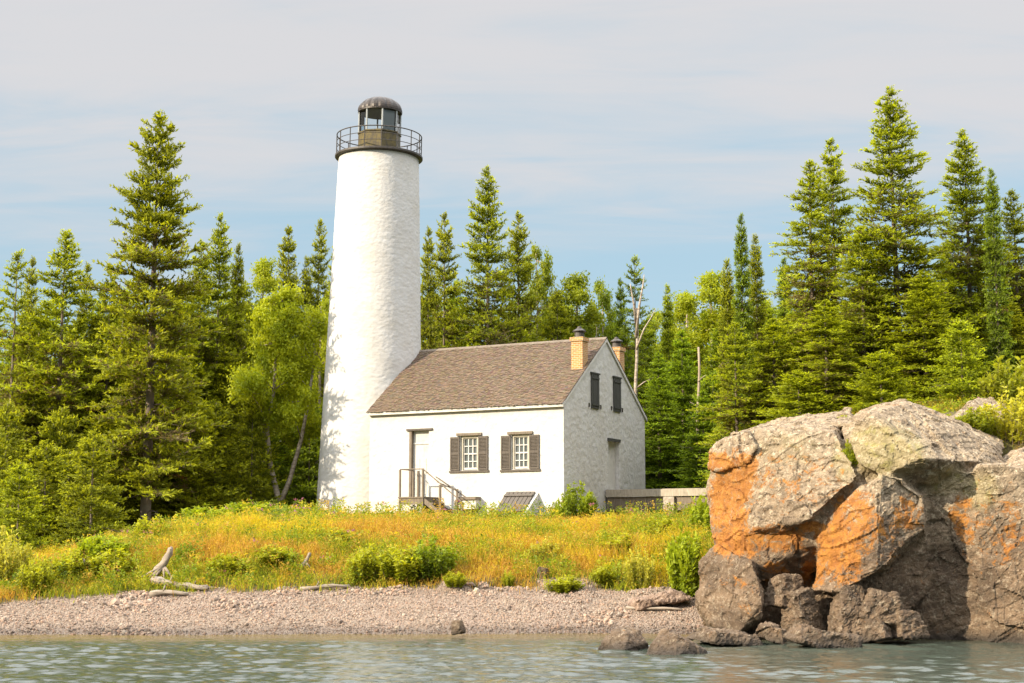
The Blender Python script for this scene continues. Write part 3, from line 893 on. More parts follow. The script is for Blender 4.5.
def bough(rng, L, wf=0.42, dens=11.0, tuft=0.14, lift=0.0, flat=0.35):
    n = int(L * dens) + 5
    s = np.sort(rng.uniform(0.06, 1.0, n)) ** 0.85
    s[-2:] = 1.0
    ax = lambda q: np.stack([L * q, 0.06 * L * np.sin(q * 3 + rng.uniform(0, 6)) * q, L * (-0.20 * q + 0.22 * q ** 2.2)], -1)
    tl = np.clip(L * wf * (1.02 - s) ** 0.75 + 0.10, 0.08, 0.85) * rng.uniform(0.6, 1.25, n)
    side = np.where(rng.random(n) < 0.5, 1, -1)
    ang = rng.normal(R(52), R(14), n) * (1 - 0.75 * sm(0.9, 1.0, s))
    el = rng.normal(0.12 + lift, flat, n)
    D = np.stack([np.cos(ang) * np.cos(el), side * np.sin(ang) * np.cos(el), np.sin(el)], -1)
    A0 = ax(s)
    Cs, Ds, Fr = [], [], []
    for i in range(n):
        k = max(2, int(tl[i] / 0.058))
        q = np.linspace(0.05, 1, k)
        pos = A0[i] + D[i] * (q * tl[i])[:, None]
        pos[:, 2] += -0.10 * tl[i] * q + 0.14 * tl[i] * q * q
        for rep in range(2):
            Cs.append(pos); Ds.append(np.repeat(D[i][None], k, 0)); Fr.append(q * (0.4 + 0.6 * s[i]))
    # needles on the main axis too
    q = np.linspace(0.1, 1, int(L / 0.07)); Cs.append(ax(q)); Ds.append(np.repeat([[1.0, 0, 0.1]], len(q), 0)); Fr.append(q * 0.8)
    C = np.concatenate(Cs); D = np.concatenate(Ds); Fr = np.concatenate(Fr)
    m_ = len(C)
    D2 = unit(D * 0.75 + rng.normal(0, 0.42, (m_, 3)) + np.array([0, 0, 0.16]))
    Wd = unit(np.cross(D2, rng.normal(0, 0.55, size=(m_, 3)) + np.array([0.55, 0, 0.75])))
    V = diamonds(C - D2 * 0.03, D2, Wd, tuft * rng.uniform(0.75, 1.3, m_), tuft * 0.34 * rng.uniform(0.75, 1.25, m_))
    return V, Fr

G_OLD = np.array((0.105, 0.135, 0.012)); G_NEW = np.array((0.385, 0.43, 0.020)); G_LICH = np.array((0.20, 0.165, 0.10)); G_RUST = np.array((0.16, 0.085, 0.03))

def conifer(name, seed, H, Rmax, z0, prof=0.85, whorl=0.36, per=5.6, top_el=42, bot_el=-22, irr=0.22, wf=0.42, dens=11, tuft=0.14, flat=0.35, lichen=0.15, trunk_r=None, gaps=0.0, dead=14, belly=0.0):
    rng = np.random.default_rng(seed)
    classes = [0.35, 0.7, 1.1, 1.6, 2.2, 2.9]
    tpl = {c: [bough(rng, c, wf, dens, tuft, 0, flat) for _ in range(4)] for c in classes}
    VV, CC = [], []
    z = z0; rows = []
    while z < H - 0.25:
        t = (H - z) / (H - z0)
        n = max(3, int(round(rng.normal(per * 1.25, 0.8)))) if t > 0.08 else 4
        a_off = rng.uniform(0, 6.28)
        for k in range(n):
            if rng.random() < gaps * (0.3 + t): continue
            a_ = a_off + 6.283 * k / n + rng.normal(0, 0.22)
            zj = z + rng.normal(0, 0.15)
            tt_ = max(0.01, (H - zj) / (H - z0))
            big = 0.62 * (fbm(np.array([[math.cos(a_) * 1.1, math.sin(a_) * 1.1, zj * 0.55]]) + seed, 2, seed)[0] - 0.5) * 2
            L = Rmax * (tt_ ** prof) * (1 - belly * max(0, tt_ - 0.75) * 3) * (1 + irr * rng.normal() + irr * 2.0 * big) + 0.12
            L = min(max(L, 0.18), Rmax * 1.25)
            el = R(top_el + (bot_el - top_el) * min(1, tt_ * 1.15) ** 0.8 + rng.normal(0, 10))
            rows.append((a_, zj, L, el, tt_))
        z += whorl * 0.95 * (0.85 + 0.3 * min(1, t * 1.6)) * rng.uniform(0.85, 1.15)
    # leader
    for k in range(6): rows.append((k * 1.05, H - 0.55 + 0.05 * k, 0.26, R(66), 0.02))
    for a_, zj, L, el, tt_ in rows:
        c = min(classes, key=lambda q: abs(q - L)); V, Fr = tpl[c][rng.integers(0, 4)]
        k = L / c
        ca, sa, ce, se = math.cos(a_), math.sin(a_), math.cos(el), math.sin(el)
        M_ = np.array([[ce * ca, -sa, -se * ca], [ce * sa, ca, -se * sa], [se, 0, ce]])
        P_ = (V * k).reshape(-1, 3) @ M_.T
        P_[:, 2] += zj
        VV.append(P_)
        tone = rng.uniform(0.8, 1.2)
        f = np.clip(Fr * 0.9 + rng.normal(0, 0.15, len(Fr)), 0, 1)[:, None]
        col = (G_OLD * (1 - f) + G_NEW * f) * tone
        if lichen and tt_ > 0.35:
            lm = (Fr < 0.35) & (rng.random(len(Fr)) < lichen * 2.2)
            col[lm] = G_LICH * rng.uniform(0.6, 1.1, (lm.sum(), 1))
            if rng.random() < lichen * 0.22 * tt_:
                col = np.where(rng.random((len(Fr), 1)) < 0.75, (G_LICH if rng.random() < 0.7 else G_RUST) * rng.uniform(0.7, 1.1, (len(Fr), 1)), col)
        CC.append(np.repeat(col, 4, 0))
    V = np.concatenate(VV); C = np.concatenate(CC)
    F = np.arange(len(V)).reshape(-1, 4)
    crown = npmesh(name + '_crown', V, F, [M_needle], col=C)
    tr_ = trunk_r or H * 0.0105
    mb = MB()
    zz = np.linspace(-0.8, H - 0.1, 14)
    px = np.cumsum(rng.normal(0, 0.018, 14)) * 0.6
    mb.tube([(px[i], px[-1 - i] * 0.5, zz[i]) for i in range(14)], [max(0.012, tr_ * (1 - max(0, q) / H) ** 0.9 * (1.25 if q < 0.1 else 1)) for q in zz], 9)
    for k in range(dead):
        z_ = rng.uniform(0.25, max(1.2, z0 + 0.28 * (H - z0))); a_ = rng.uniform(0, 6.28); L = rng.uniform(0.5, 1.5)
        d = Vector((math.cos(a_), math.sin(a_), rng.uniform(-0.35, 0.1)))
        p0 = Vector((0, 0, z_))
        mb.tube([p0, p0 + d * L * 0.5 + Vector((0, 0, 0.02)), p0 + d * L + Vector((0, 0, -0.12))], [0.024, 0.016, 0.006], 5)
        for j in range(3):
            q = p0 + d * L * rng.uniform(0.4, 0.9)
            mb.tube([q, q + Vector((rng.normal(0, 0.2), rng.normal(0, 0.2), -rng.uniform(0.05, 0.3)))], [0.009, 0.004], 4)
    trunk = mb.mesh(name + '_trunk', M_bark, True)
    return crown, trunk, H, Rmax

def clump_tree(name, seed, H, blobs, stems, nleaf, leaf=0.11, c1=(0.14, 0.19, 0.014), c2=(0.34, 0.35, 0.02), bark=None):
    """broadleaf: stems = polylines, blobs = (centre, radius) leafy masses at branch ends"""
    rng = np.random.default_rng(seed)
    mb = MB()
    ends = []
    for pts, r in stems:
        pts = [Vector(p) for p in pts]
        mb.tube(pts, list(np.linspace(r, r * 0.25, len(pts))), 8)
        ends += pts[1:]
    Cs = []; sh = []
    tot = sum(b[1] ** 2 for b in blobs)
    for c, r in blobs:
        c = np.array(c, float)
        # limb to the blob from the closest stem joint below it
        e = min(ends, key=lambda q: (Vector(c) - q).length + max(0, q.z - c[2]) * 3)
        mid = (Vector(c) + e) * 0.5 + Vector(rng.normal(0, 0.12, 3))
        mb.tube([e, mid, Vector(c)], [0.035, 0.022, 0.01], 5)
        ns = max(4, int(r * 10))
        for j in range(ns):
            d = unit(rng.normal(size=3)); d[2] = d[2] * 0.8 + 0.15
            tip = c + d * r * rng.uniform(0.6, 1.05)
            mb.tube([Vector(c), Vector((c + tip) / 2 + rng.normal(0, 0.05, 3)), Vector(tip)], [0.014, 0.010, 0.004], 4, False)
            m_ = int(nleaf * r * r / tot / ns)
            q = c + (tip - c) * rng.uniform(0.25, 1.0, (m_, 1)) ** 0.7 + rng.normal(0, 0.19 * r ** 0.5, (m_, 3))
            Cs.append(q); sh.append(np.full(m_, rng.uniform(0.0, 1.0)))
    C = np.concatenate(Cs); sh = np.concatenate(sh); n = len(C)
    D = unit(rng.normal(size=(n, 3)) + np.array([0, 0, -0.25])); Wd = unit(np.cross(D, rng.normal(size=(n, 3))))
    V = diamonds(C, D, Wd, leaf * rng.uniform(0.7, 1.3, n), leaf * 0.75 * rng.uniform(0.7, 1.2, n)).reshape(-1, 3)
    f = np.clip(0.55 * sh + 0.45 * rng.random(n), 0, 1)[:, None]
    col = np.array(c1) * (1 - f) + np.array(c2) * f
    crown = npmesh(name + '_crown', V, np.arange(len(V)).reshape(-1, 4), [M_leaf], col=np.repeat(col, 4, 0))
    return crown, mb.mesh(name + '_trunk', bark or M_birch, True), H, max(max(abs(b[0][0]) + b[1], abs(b[0][1]) + b[1]) for b in blobs)

PROTO = {
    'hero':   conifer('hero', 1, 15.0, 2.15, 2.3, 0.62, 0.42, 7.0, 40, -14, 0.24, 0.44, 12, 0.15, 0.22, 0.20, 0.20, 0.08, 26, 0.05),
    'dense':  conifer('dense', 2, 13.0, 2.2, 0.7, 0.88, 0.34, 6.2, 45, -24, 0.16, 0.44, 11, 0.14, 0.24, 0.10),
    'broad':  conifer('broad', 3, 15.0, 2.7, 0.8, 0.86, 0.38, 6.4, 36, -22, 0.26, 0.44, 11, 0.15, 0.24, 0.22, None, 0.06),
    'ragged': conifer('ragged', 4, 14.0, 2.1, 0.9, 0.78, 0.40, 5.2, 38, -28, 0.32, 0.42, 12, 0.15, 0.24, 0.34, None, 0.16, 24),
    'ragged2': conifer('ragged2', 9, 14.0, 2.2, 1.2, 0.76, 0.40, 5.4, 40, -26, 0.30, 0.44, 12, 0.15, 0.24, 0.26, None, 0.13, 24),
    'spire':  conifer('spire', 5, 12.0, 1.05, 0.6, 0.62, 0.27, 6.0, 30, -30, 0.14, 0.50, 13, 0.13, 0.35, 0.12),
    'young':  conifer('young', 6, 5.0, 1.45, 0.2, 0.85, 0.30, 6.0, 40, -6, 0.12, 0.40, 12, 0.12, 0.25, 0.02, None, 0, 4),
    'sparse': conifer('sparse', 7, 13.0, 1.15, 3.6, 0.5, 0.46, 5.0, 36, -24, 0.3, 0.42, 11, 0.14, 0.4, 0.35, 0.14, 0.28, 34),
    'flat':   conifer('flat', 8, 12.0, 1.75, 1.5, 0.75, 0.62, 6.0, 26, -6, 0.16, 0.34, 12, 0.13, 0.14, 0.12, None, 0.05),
}
rs = random.Random(3)
def rblobs(n, H, Rr, zlo, seed, rad=(0.55, 0.95)):
    r_ = random.Random(seed); out = []
    for k in range(n):
        z_ = zlo + (H - zlo) * (k + r_.random()) / n
        t = (z_ - zlo) / (H - zlo)
        env = Rr * math.sin(math.pi * min(1, 0.18 + 0.80 * t)) ** 0.7
        a_ = k * 2.4 + r_.uniform(-0.5, 0.5); q = env * r_.uniform(0.25, 0.95)
        out.append(((math.cos(a_) * q, math.sin(a_) * q, z_ - 0.3), r_.uniform(*rad) * (1.0 if t < 0.85 else 0.75)))
    return out
PROTO['birch'] = clump_tree('birch', 11, 9.5, rblobs(28, 9.4, 2.7, 3.9, 5, (0.6, 1.0)), [
    ([(0, 0, -0.6), (-0.15, 0, 1.0), (-0.55, 0.1, 2.2), (-0.75, 0.1, 3.6), (-0.45, 0, 5.2), (-0.35, 0, 7.2), (-0.2, 0, 8.8)], 0.17),
    ([(-0.1, 0, 0.5), (0.45, -0.1, 1.6), (1.0, -0.2, 3.2), (1.35, -0.2, 4.8), (1.6, -0.1, 6.4), (1.5, 0, 7.8)], 0.14),
    ([(-0.55, 0.1, 2.2), (-1.0, 0.4, 3.8), (-1.5, 0.5, 5.4)], 0.08)], 34000, 0.13, (0.22, 0.27, 0.014), (0.44, 0.45, 0.02), M_birch)
PROTO['aspen'] = clump_tree('aspen', 12, 12, rblobs(22, 12, 1.9, 4.2, 8), [
    ([(0, 0, -0.6), (0.1, 0, 3), (-0.1, 0.1, 6), (0.1, 0, 9), (0, 0, 11.4)], 0.15),
    ([(0, 0, 5), (0.7, 0.3, 7), (1.0, 0.3, 9)], 0.06), ([(0, 0, 4), (-0.7, -0.3, 6), (-1.1, -0.2, 8)], 0.06)], 22000, 0.13)
PROTO['poplar'] = clump_tree('poplar', 13, 11, rblobs(24, 11, 2.4, 3.0, 21, (0.6, 1.0)), [
    ([(0, 0, -0.6), (-0.1, 0, 3), (0.15, 0.1, 6), (0, 0, 8), (0.1, 0, 10.4)], 0.16),
    ([(0, 0, 4), (0.9, -0.3, 6), (1.5, -0.3, 8)], 0.07), ([(0, 0, 3), (-0.9, 0.3, 5), (-1.4, 0.2, 7)], 0.07)], 24000, 0.14)

KIND = {'hero': 'spruce_tree', 'dense': 'fir_tree', 'broad': 'spruce_tree', 'ragged': 'spruce_tree', 'ragged2': 'spruce_tree', 'spire': 'spruce_tree', 'young': 'young_fir', 'sparse': 'spruce_tree', 'flat': 'spruce_tree', 'birch': 'birch_tree', 'aspen': 'aspen_tree', 'poplar': 'poplar_tree'}
def tree(kind, px, top, Y, hw, label, group=None, rz=None, tint=(1, 1, 1), base=None):
    """px/top: where the leader stands in the photograph, Y: its distance, hw: crown half width in pixels"""
    crown, trunk, H0, R0 = PROTO[kind]
    if px < 242 and kind != 'young' and Y < 72: Y = 66.3 + (Y - 50) * 0.45
    elif px < 242: Y += 5
    elif px < 345: Y += 5
    hw = hw * (0.55 if kind == 'spire' else 0.97)
    p = at(px, top, Y); x = at(px, 470, Y).x
    zb = tz(x, Y) - 0.05 if base is None else base
    H = p.z - zb
    o = empty(KIND[kind], label, KIND[kind].replace('_', ' ') if kind == 'young' else KIND[kind].split('_')[0] + ' tree', (x, Y, zb), rs.uniform(0, 6.28) if rz is None else rz, group)
    sr = hw / FPX * Y / (R0 * 0.92)
    o.scale = (sr, sr, H / H0)
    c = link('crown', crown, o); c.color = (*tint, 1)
    link('trunk', trunk, o)
    return o

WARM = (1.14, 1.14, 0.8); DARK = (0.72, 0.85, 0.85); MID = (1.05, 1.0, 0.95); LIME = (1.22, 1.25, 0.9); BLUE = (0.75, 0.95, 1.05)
TREES = [
 # left of the tower
 ('sparse', 8, 251, 52.0, 26, 'thin spruce with a long bare trunk at the left edge of the photo', WARM),
 ('dense', 24, 256, 56.0, 30, 'slim spruce just right of the bare trunked one at the left edge', MID),
 ('ragged', 57, 230, 52.5, 60, 'wide shaggy sunlit spruce between the left edge and the tallest left spruce', WARM),
 ('dense', 80, 262, 57.0, 34, 'spruce peeking out directly behind the shaggy one on the left', MID),
 ('ragged2', 103, 264, 58.5, 36, 'spruce whose tip stands immediately left of the tallest left spruce', MID),
 ('hero', 148, 111, 42.0, 62, 'tallest spruce left of the lighthouse, open limbs above a bare grey trunk', (1.05, 1.0, 0.85)),
 ('dense', 128, 330, 55.5, 38, 'short full spruce close against the left side of the tallest left spruce', WARM),
 ('ragged2', 196, 240, 60.0, 40, 'spruce rising immediately right of the tallest left spruce, lower of a close pair', WARM),
 ('broad', 214, 213, 62.0, 44, 'full spruce with the second highest tip in the group left of the tower', WARM),
 ('spire', 233, 243, 64.0, 24, 'small pointed spruce between the full spruce and the leafy round tree left of the tower', MID),
 ('aspen', 258, 254, 70.0, 32, 'round topped leafy tree standing between conifer tips left of the tower', LIME),
 ('dense', 284, 225, 72.0, 38, 'dark conical spruce behind the leafy tree left of the tower', MID),
 ('spire', 303, 256, 72.0, 22, 'small spruce tip between two taller ones beside the tower', MID),
 ('ragged', 316, 219, 73.0, 28, 'thin ragged spruce nearest to the left of the tower', MID),
 ('dense', 334, 236, 76.0, 30, 'spruce half hidden behind the left edge of the tower', MID),
 ('birch', 281, 284, 62.5, 55, 'yellow green birch with two forked pale trunks left of the tower', (1.05, 1.1, 0.9), 0.15),
 ('poplar', 318, 300, 68.0, 40, 'leafy green tree squeezed between the forked birch and the tower', LIME),
 ('dense', 186, 330, 57.5, 48, 'bushy mid height fir right of the bare grey trunk', WARM),
 ('dense', 222, 345, 59.5, 44, 'bushy fir between the bare grey trunk and the forked birch', MID),
 ('young', 252, 392, 62.0, 36, 'small dark fir under the forked birch, on its left', MID),
 ('young', 309, 400, 66.5, 34, 'small dark fir under the forked birch, on its right beside the tower', DARK),
 ('ragged2', 30, 372, 50.5, 46, 'low shaggy spruce at the foot of the left edge forest', MID),
 ('young', 92, 430, 51.0, 44, 'young fir at the forest edge left of the bare grey trunk', MID),
 ('young', 20, 460, 48.8, 40, 'young fir lowest at the left end of the beach', WARM),
 # between the tower and the gable
 ('dense', 427, 226, 71.5, 28, 'spruce touching the right side of the tower', MID),
 ('ragged2', 443, 212, 74.0, 34, 'slender spruce second to the right of the tower', MID),
 ('broad', 486, 167, 72.5, 55, 'tallest full spruce behind the cottage roof', (1.05, 1.05, 0.85)),
 ('ragged2', 519, 212, 74.5, 42, 'spruce leaning against the right side of the tallest one behind the roof', MID),
 ('poplar', 538, 246, 78.0, 36, 'leafy tree at the right shoulder of the tall spruces behind the roof', (1.0, 1.05, 0.9)),
 ('ragged', 558, 290, 76.0, 34, 'short spruce behind the roof between the leafy tree and the wide round tree', MID),
 ('aspen', 577, 270, 79.0, 40, 'wide round leafy tree behind the roof, left of the front chimney', (0.95, 1.0, 0.9)),
 ('poplar', 604, 282, 81.0, 34, 'green leafy tree directly behind the two chimneys', (0.9, 1.0, 0.9)),
 ('dense', 622, 278, 77.0, 24, 'slim spruce left of the flat limbed spruce behind the gable', DARK),
 ('flat', 637, 255, 72.0, 34, 'flat limbed dark spruce behind the bare forked birch trunk', (0.9, 0.98, 1.0)),
 ('spire', 670, 284, 78.0, 22, 'slim green spruce standing right of the flat limbed one', LIME),
 ('aspen', 690, 288, 84.0, 34, 'light green leafy tree behind the dark firs right of the gable', LIME),
 ('aspen', 713, 268, 82.0, 40, 'bright green leafy tree with the higher crown right of the gable', LIME),
 ('dense', 660, 352, 68.0, 40, 'dark green fir against the right wall of the cottage', (0.85, 1.05, 0.95)),
 ('dense', 684, 330, 70.0, 42, 'dark green fir behind the end of the boardwalk', (0.85, 1.05, 0.9)),
 ('dense', 704, 390, 62.5, 34, 'low dark fir at the left side of the orange rock cliff', (0.85, 1.05, 0.9)),
 # right hand group
 ('spire', 746, 213, 60.0, 24, 'needle thin dark spruce, the taller of the narrow pair in the gap', DARK),
 ('spire', 760, 234, 61.0, 24, 'needle thin dark spruce, the shorter of the narrow pair in the gap', MID),
 ('spire', 731, 258, 61.5, 26, 'narrow spruce left of the needle thin pair', MID),
 ('ragged', 738, 322, 55.0, 42, 'shaggy low spruce with grey lichen twigs above the left end of the cliff', WARM),
 ('spire', 789, 257, 64.0, 22, 'small dark spruce tip alone between the narrow pair and the tall right group', DARK),
 ('ragged2', 776, 318, 55.5, 44, 'sunlit low spruce under the lone small dark tip', WARM),
 ('ragged', 818, 160, 56.5, 50, 'left one of the twin tips at the left side of the tall right group', WARM),
 ('ragged2', 840, 138, 58.0, 44, 'right one of the twin tips, next to the tallest right spruce', WARM),
 ('broad', 903, 87, 54.5, 72, 'tallest and broadest spruce of the whole right group', (1.12, 1.12, 0.8)),
 ('ragged2', 868, 225, 53.5, 40, 'half height spruce in front of the tallest right spruce, on its left', WARM),
 ('broad', 976, 130, 57.0, 58, 'second tallest spruce of the right group', WARM),
 ('spire', 1004, 168, 53.0, 24, 'narrow dark spruce with a bare trunk close to the right edge', DARK),
 ('ragged', 1024, 190, 58.0, 40, 'spruce cut off by the right edge of the photo', MID),
 ('dense', 930, 270, 52.5, 52, 'full spruce below the gap between the two tallest right spruces', WARM),
 ('ragged2', 830, 300, 52.5, 46, 'low spruce with dead twigs in front of the twin tips', WARM),
 ('young', 966, 318, 49.5, 40, 'small bright fir on the cliff top in front of the narrow dark spruce', LIME),
 ('young', 884, 350, 50.0, 44, 'small fir on the cliff top below the tallest right spruce', WARM),
 ('young', 800, 370, 51.5, 44, 'small fir above the flat ledge at the left of the cliff top', WARM),
 ('dense', 1016, 300, 55.0, 40, 'full dark fir at the right edge behind the yellow bushes', MID),
]
for t in TREES:
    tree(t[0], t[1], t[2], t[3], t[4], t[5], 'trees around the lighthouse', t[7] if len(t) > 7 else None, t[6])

# deep forest behind, told apart by nothing in the photo
fill = [(1120, 190, 58), (1180, 220, 60), (1250, 200, 57), (1330, 230, 60), (1022, 262, 60), (985, 250, 62), (950, 255, 61), (872, 265, 62), (806, 285, 63), (765, 300, 66), (20, 300, 70), (50, 295, 72), (96, 290, 72), (124, 280, 73), (172, 285, 73), (222, 290, 75), (246, 300, 78), (-60, 240, 66), (-20, 270, 62), (40, 300, 64), (70, 320, 66), (115, 300, 66), (165, 300, 68), (182, 345, 72), (240, 330, 74), (268, 330, 78), (300, 330, 80), (330, 300, 84), (350, 320, 86),
        (430, 290, 80), (455, 280, 82), (480, 300, 84), (512, 300, 86), (545, 310, 86), (570, 320, 88), (595, 315, 90), (620, 320, 86), (648, 320, 82), (672, 340, 80), (700, 330, 84), (724, 320, 76), (750, 330, 70), (775, 340, 68), (800, 330, 66), (850, 300, 64), (890, 300, 66), (945, 290, 64), (990, 290, 64), (1040, 260, 62), (1080, 240, 60),
        (10, 330, 80), (90, 330, 84), (140, 330, 88), (205, 330, 92), (640, 330, 96), (690, 330, 98), (740, 310, 94), (790, 310, 92), (400, 300, 92), (500, 310, 100), (560, 310, 100), (850, 310, 90), (930, 310, 90), (1000, 310, 90)]
for k, (px, top, Y) in enumerate(fill):
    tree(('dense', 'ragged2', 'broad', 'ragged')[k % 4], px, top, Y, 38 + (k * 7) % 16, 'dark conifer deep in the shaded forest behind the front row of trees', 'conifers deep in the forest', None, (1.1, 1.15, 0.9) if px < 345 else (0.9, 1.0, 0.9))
for k, (px, top, Y, hw) in enumerate([(68, 330, 62, 46), (118, 300, 64, 44), (178, 290, 65, 46), (236, 296, 68, 40), (32, 320, 62, 40), (335, 280, 82, 40), (455, 300, 84, 44), (560, 300, 88, 46), (655, 312, 88, 40), (735, 300, 86, 44), (775, 300, 84, 40)]):
    tree(('poplar', 'aspen')[k % 2], px, top, Y, hw, 'light green leafy tree deep in the forest between the conifers', 'leafy trees deep in the forest', None, LIME)
und = [(5, 400, 57), (60, 405, 58), (108, 410, 59), (190, 395, 60), (215, 400, 61), (85, 480, 53), (30, 490, 52), (-10, 420, 54), (45, 440, 53.5), (70, 450, 56), (200, 430, 63), (236, 440, 66), (262, 430, 70), (292, 440, 73), (320, 440, 76), (650, 440, 74), (676, 440, 72), (700, 440, 69), (722, 420, 66), (186, 470, 59.5), (715, 370, 68), (750, 385, 58)]
for k, (px, top, Y) in enumerate(und):
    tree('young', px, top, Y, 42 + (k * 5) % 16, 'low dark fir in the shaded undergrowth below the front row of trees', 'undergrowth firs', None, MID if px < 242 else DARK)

# two dead standing trunks
def snag(px, top, bot, Y, r, label, mat, forks):
    p = at(px, bot, Y); q = at(px, top, Y); zb = tz(p.x, Y) - 0.2
    o = empty('dead_tree', label, 'dead tree', (p.x, Y, zb)); h = q.z - zb
    mb = MB()
    n = 8; pts = [(math.sin(i * 1.1) * 0.07, math.cos(i * 0.9) * 0.05, h * i / n) for i in range(n + 1)]
    mb.tube(pts, list(np.linspace(r, r * 0.45, n + 1)), 9)
    link('trunk', mb.mesh('trunk', mat, True), o)
    for (t0, dx, dz, rr_) in forks:
        mb = MB(); b = Vector((0, 0, h * t0))
        mb.tube([b, b + Vector((dx * 0.4, -0.1, dz * 0.5)), b + Vector((dx * 0.8, -0.15, dz * 0.8)), b + Vector((dx, -0.1, dz))], [rr_, rr_ * 0.7, rr_ * 0.5, rr_ * 0.2], 6)
        link('limb', mb.mesh('limb', mat, True), o)
M_snag = NT('bleached_trunk'); v = M_snag.coord('Object', (1, 1, 0.5)); M_snag = M_snag.set(M_snag.mix(M_snag.noise(v, 5, 5), (0.36, 0.29, 0.21), (0.22, 0.165, 0.115)), 0.9)
snag(637, 308, 430, 68.0, 0.115, 'bare forked pale birch trunk behind the rear chimney', M_birch, [(0.86, 0.4, 2.9, 0.075), (0.93, -0.25, 1.8, 0.06), (0.8, 0.9, 1.9, 0.05), (0.62, 0.8, 0.5, 0.035)])
snag(699, 347, 430, 66.0, 0.10, 'short broken dead trunk among the dark firs right of the gable', M_snag, [(0.8, 0.35, 0.3, 0.03), (0.65, -0.4, 0.25, 0.03)])
# ------------------------------------------------------------------ rock cliff
def rockmat():
    m = NT('lichen_rock'); v = m.coord('Object')
    g = m.node('ShaderNodeNewGeometry'); sepp = m.node('ShaderNodeSeparateXYZ'); m.link(g.outputs['Position'], sepp.inputs[0])
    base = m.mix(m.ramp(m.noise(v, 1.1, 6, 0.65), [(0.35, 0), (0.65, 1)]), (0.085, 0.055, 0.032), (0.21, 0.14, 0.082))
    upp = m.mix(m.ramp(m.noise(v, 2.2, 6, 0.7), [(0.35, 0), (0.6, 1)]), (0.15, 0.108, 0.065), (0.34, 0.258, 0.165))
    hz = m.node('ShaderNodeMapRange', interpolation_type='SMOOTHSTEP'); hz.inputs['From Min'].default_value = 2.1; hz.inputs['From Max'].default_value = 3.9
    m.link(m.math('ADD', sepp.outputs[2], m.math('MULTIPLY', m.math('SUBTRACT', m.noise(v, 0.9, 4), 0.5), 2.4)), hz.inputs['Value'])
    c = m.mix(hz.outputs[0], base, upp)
    # pale and dark crustose spots
    spot = m.ramp(m.noise(v, 7, 9, 0.85), [(0.53, 0), (0.58, 1)])
    c = m.mix(m.math('MULTIPLY', spot, m.math('ADD', m.math('MULTIPLY', hz.outputs[0], 0.45), 0.36)), c, (0.56, 0.47, 0.33))
    dark = m.ramp(m.noise(v, 6, 10, 0.85, 0.5), [(0.52, 0), (0.58, 0.9)])
    c = m.mix(dark, c, (0.085, 0.060, 0.038))
    yel = m.ramp(m.noise(v, 3, 5, 0.7), [(0.5, 0), (0.62, 1)])
    c = m.mix(m.math('MULTIPLY', m.attr('yellow', 'Fac'), m.math('ADD', m.math('MULTIPLY', yel, 0.6), 0.35)), c, (0.30, 0.26, 0.08))
    on = m.math('ADD', m.attr('orange', 'Fac'), m.math('MULTIPLY', m.math('SUBTRACT', m.noise(v, 3.0, 9, 0.8, 0.6), 0.5), 3.6))
    om = m.ramp(on, [(0.40, 0), (0.66, 0.92)])
    oc = m.mix(m.ramp(m.noise(v, 4, 5, 0.7), [(0.35, 0), (0.65, 1)]), (0.25, 0.085, 0.010), (0.43, 0.18, 0.022))
    c = m.mix(om, c, oc)
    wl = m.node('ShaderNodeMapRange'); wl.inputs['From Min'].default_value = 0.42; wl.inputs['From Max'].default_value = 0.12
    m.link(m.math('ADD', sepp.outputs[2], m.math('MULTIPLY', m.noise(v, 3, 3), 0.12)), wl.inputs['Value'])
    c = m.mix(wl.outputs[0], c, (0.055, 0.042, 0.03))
    cr = m.vor(m.coord('Object', (1.0, 1.0, 1.6)), 1.4, 'DISTANCE_TO_EDGE')
    crk = m.ramp(cr, [(0.0, 0.0), (0.035, 1.0)])
    b1 = m.bump(m.noise(v, 4.0, 9, 0.72), 0.9, 0.08)
    b2 = m.bump(m.noise(v, 20, 7, 0.75), 1.0, 0.04, b1)
    b3 = b2
    return m.set(c, 0.92, normal=b3)
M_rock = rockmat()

def facets(P, seed):
    """nearest random cell: its height, its tilt and the offset from its centre"""
    i = np.floor(P).astype(np.int64); n = len(P)
    best = np.full(n, 9e9); cid = np.zeros(n); g = np.zeros((n, 3)); rel = np.zeros((n, 3))
    for dx in (-1, 0, 1):
        for dy in (-1, 0, 1):
            for dz in (-1, 0, 1):
                a, b, c = i[:, 0] + dx, i[:, 1] + dy, i[:, 2] + dz
                q = np.stack([a + _h(a, b, c, seed), b + _h(a, b, c, seed + 1), c + _h(a, b, c, seed + 2)], 1)
                d = ((P - q) ** 2).sum(1); nb = d < best
                best = np.where(nb, d, best); cid = np.where(nb, _h(a, b, c, seed + 3), cid)
                gg = np.stack([_h(a, b, c, seed + 4), _h(a, b, c, seed + 5), _h(a, b, c, seed + 6)], 1) - 0.5
                g = np.where(nb[:, None], gg * 2, g); rel = np.where(nb[:, None], P - q, rel)
    return cid, g, rel

def hull(bm_all, pts):
    bm = bmesh.new()
    for p in pts: bm.verts.new(p)
    r_ = bmesh.ops.convex_hull(bm, input=bm.verts[:])
    bmesh.ops.delete(bm, geom=[e for e in r_['geom_interior'] if isinstance(e, bmesh.types.BMVert)], context='VERTS')
    me = bpy.data.meshes.new('t'); bm.to_mesh(me); bm.free()
    bm_all.from_mesh(me); bpy.data.meshes.remove(me)

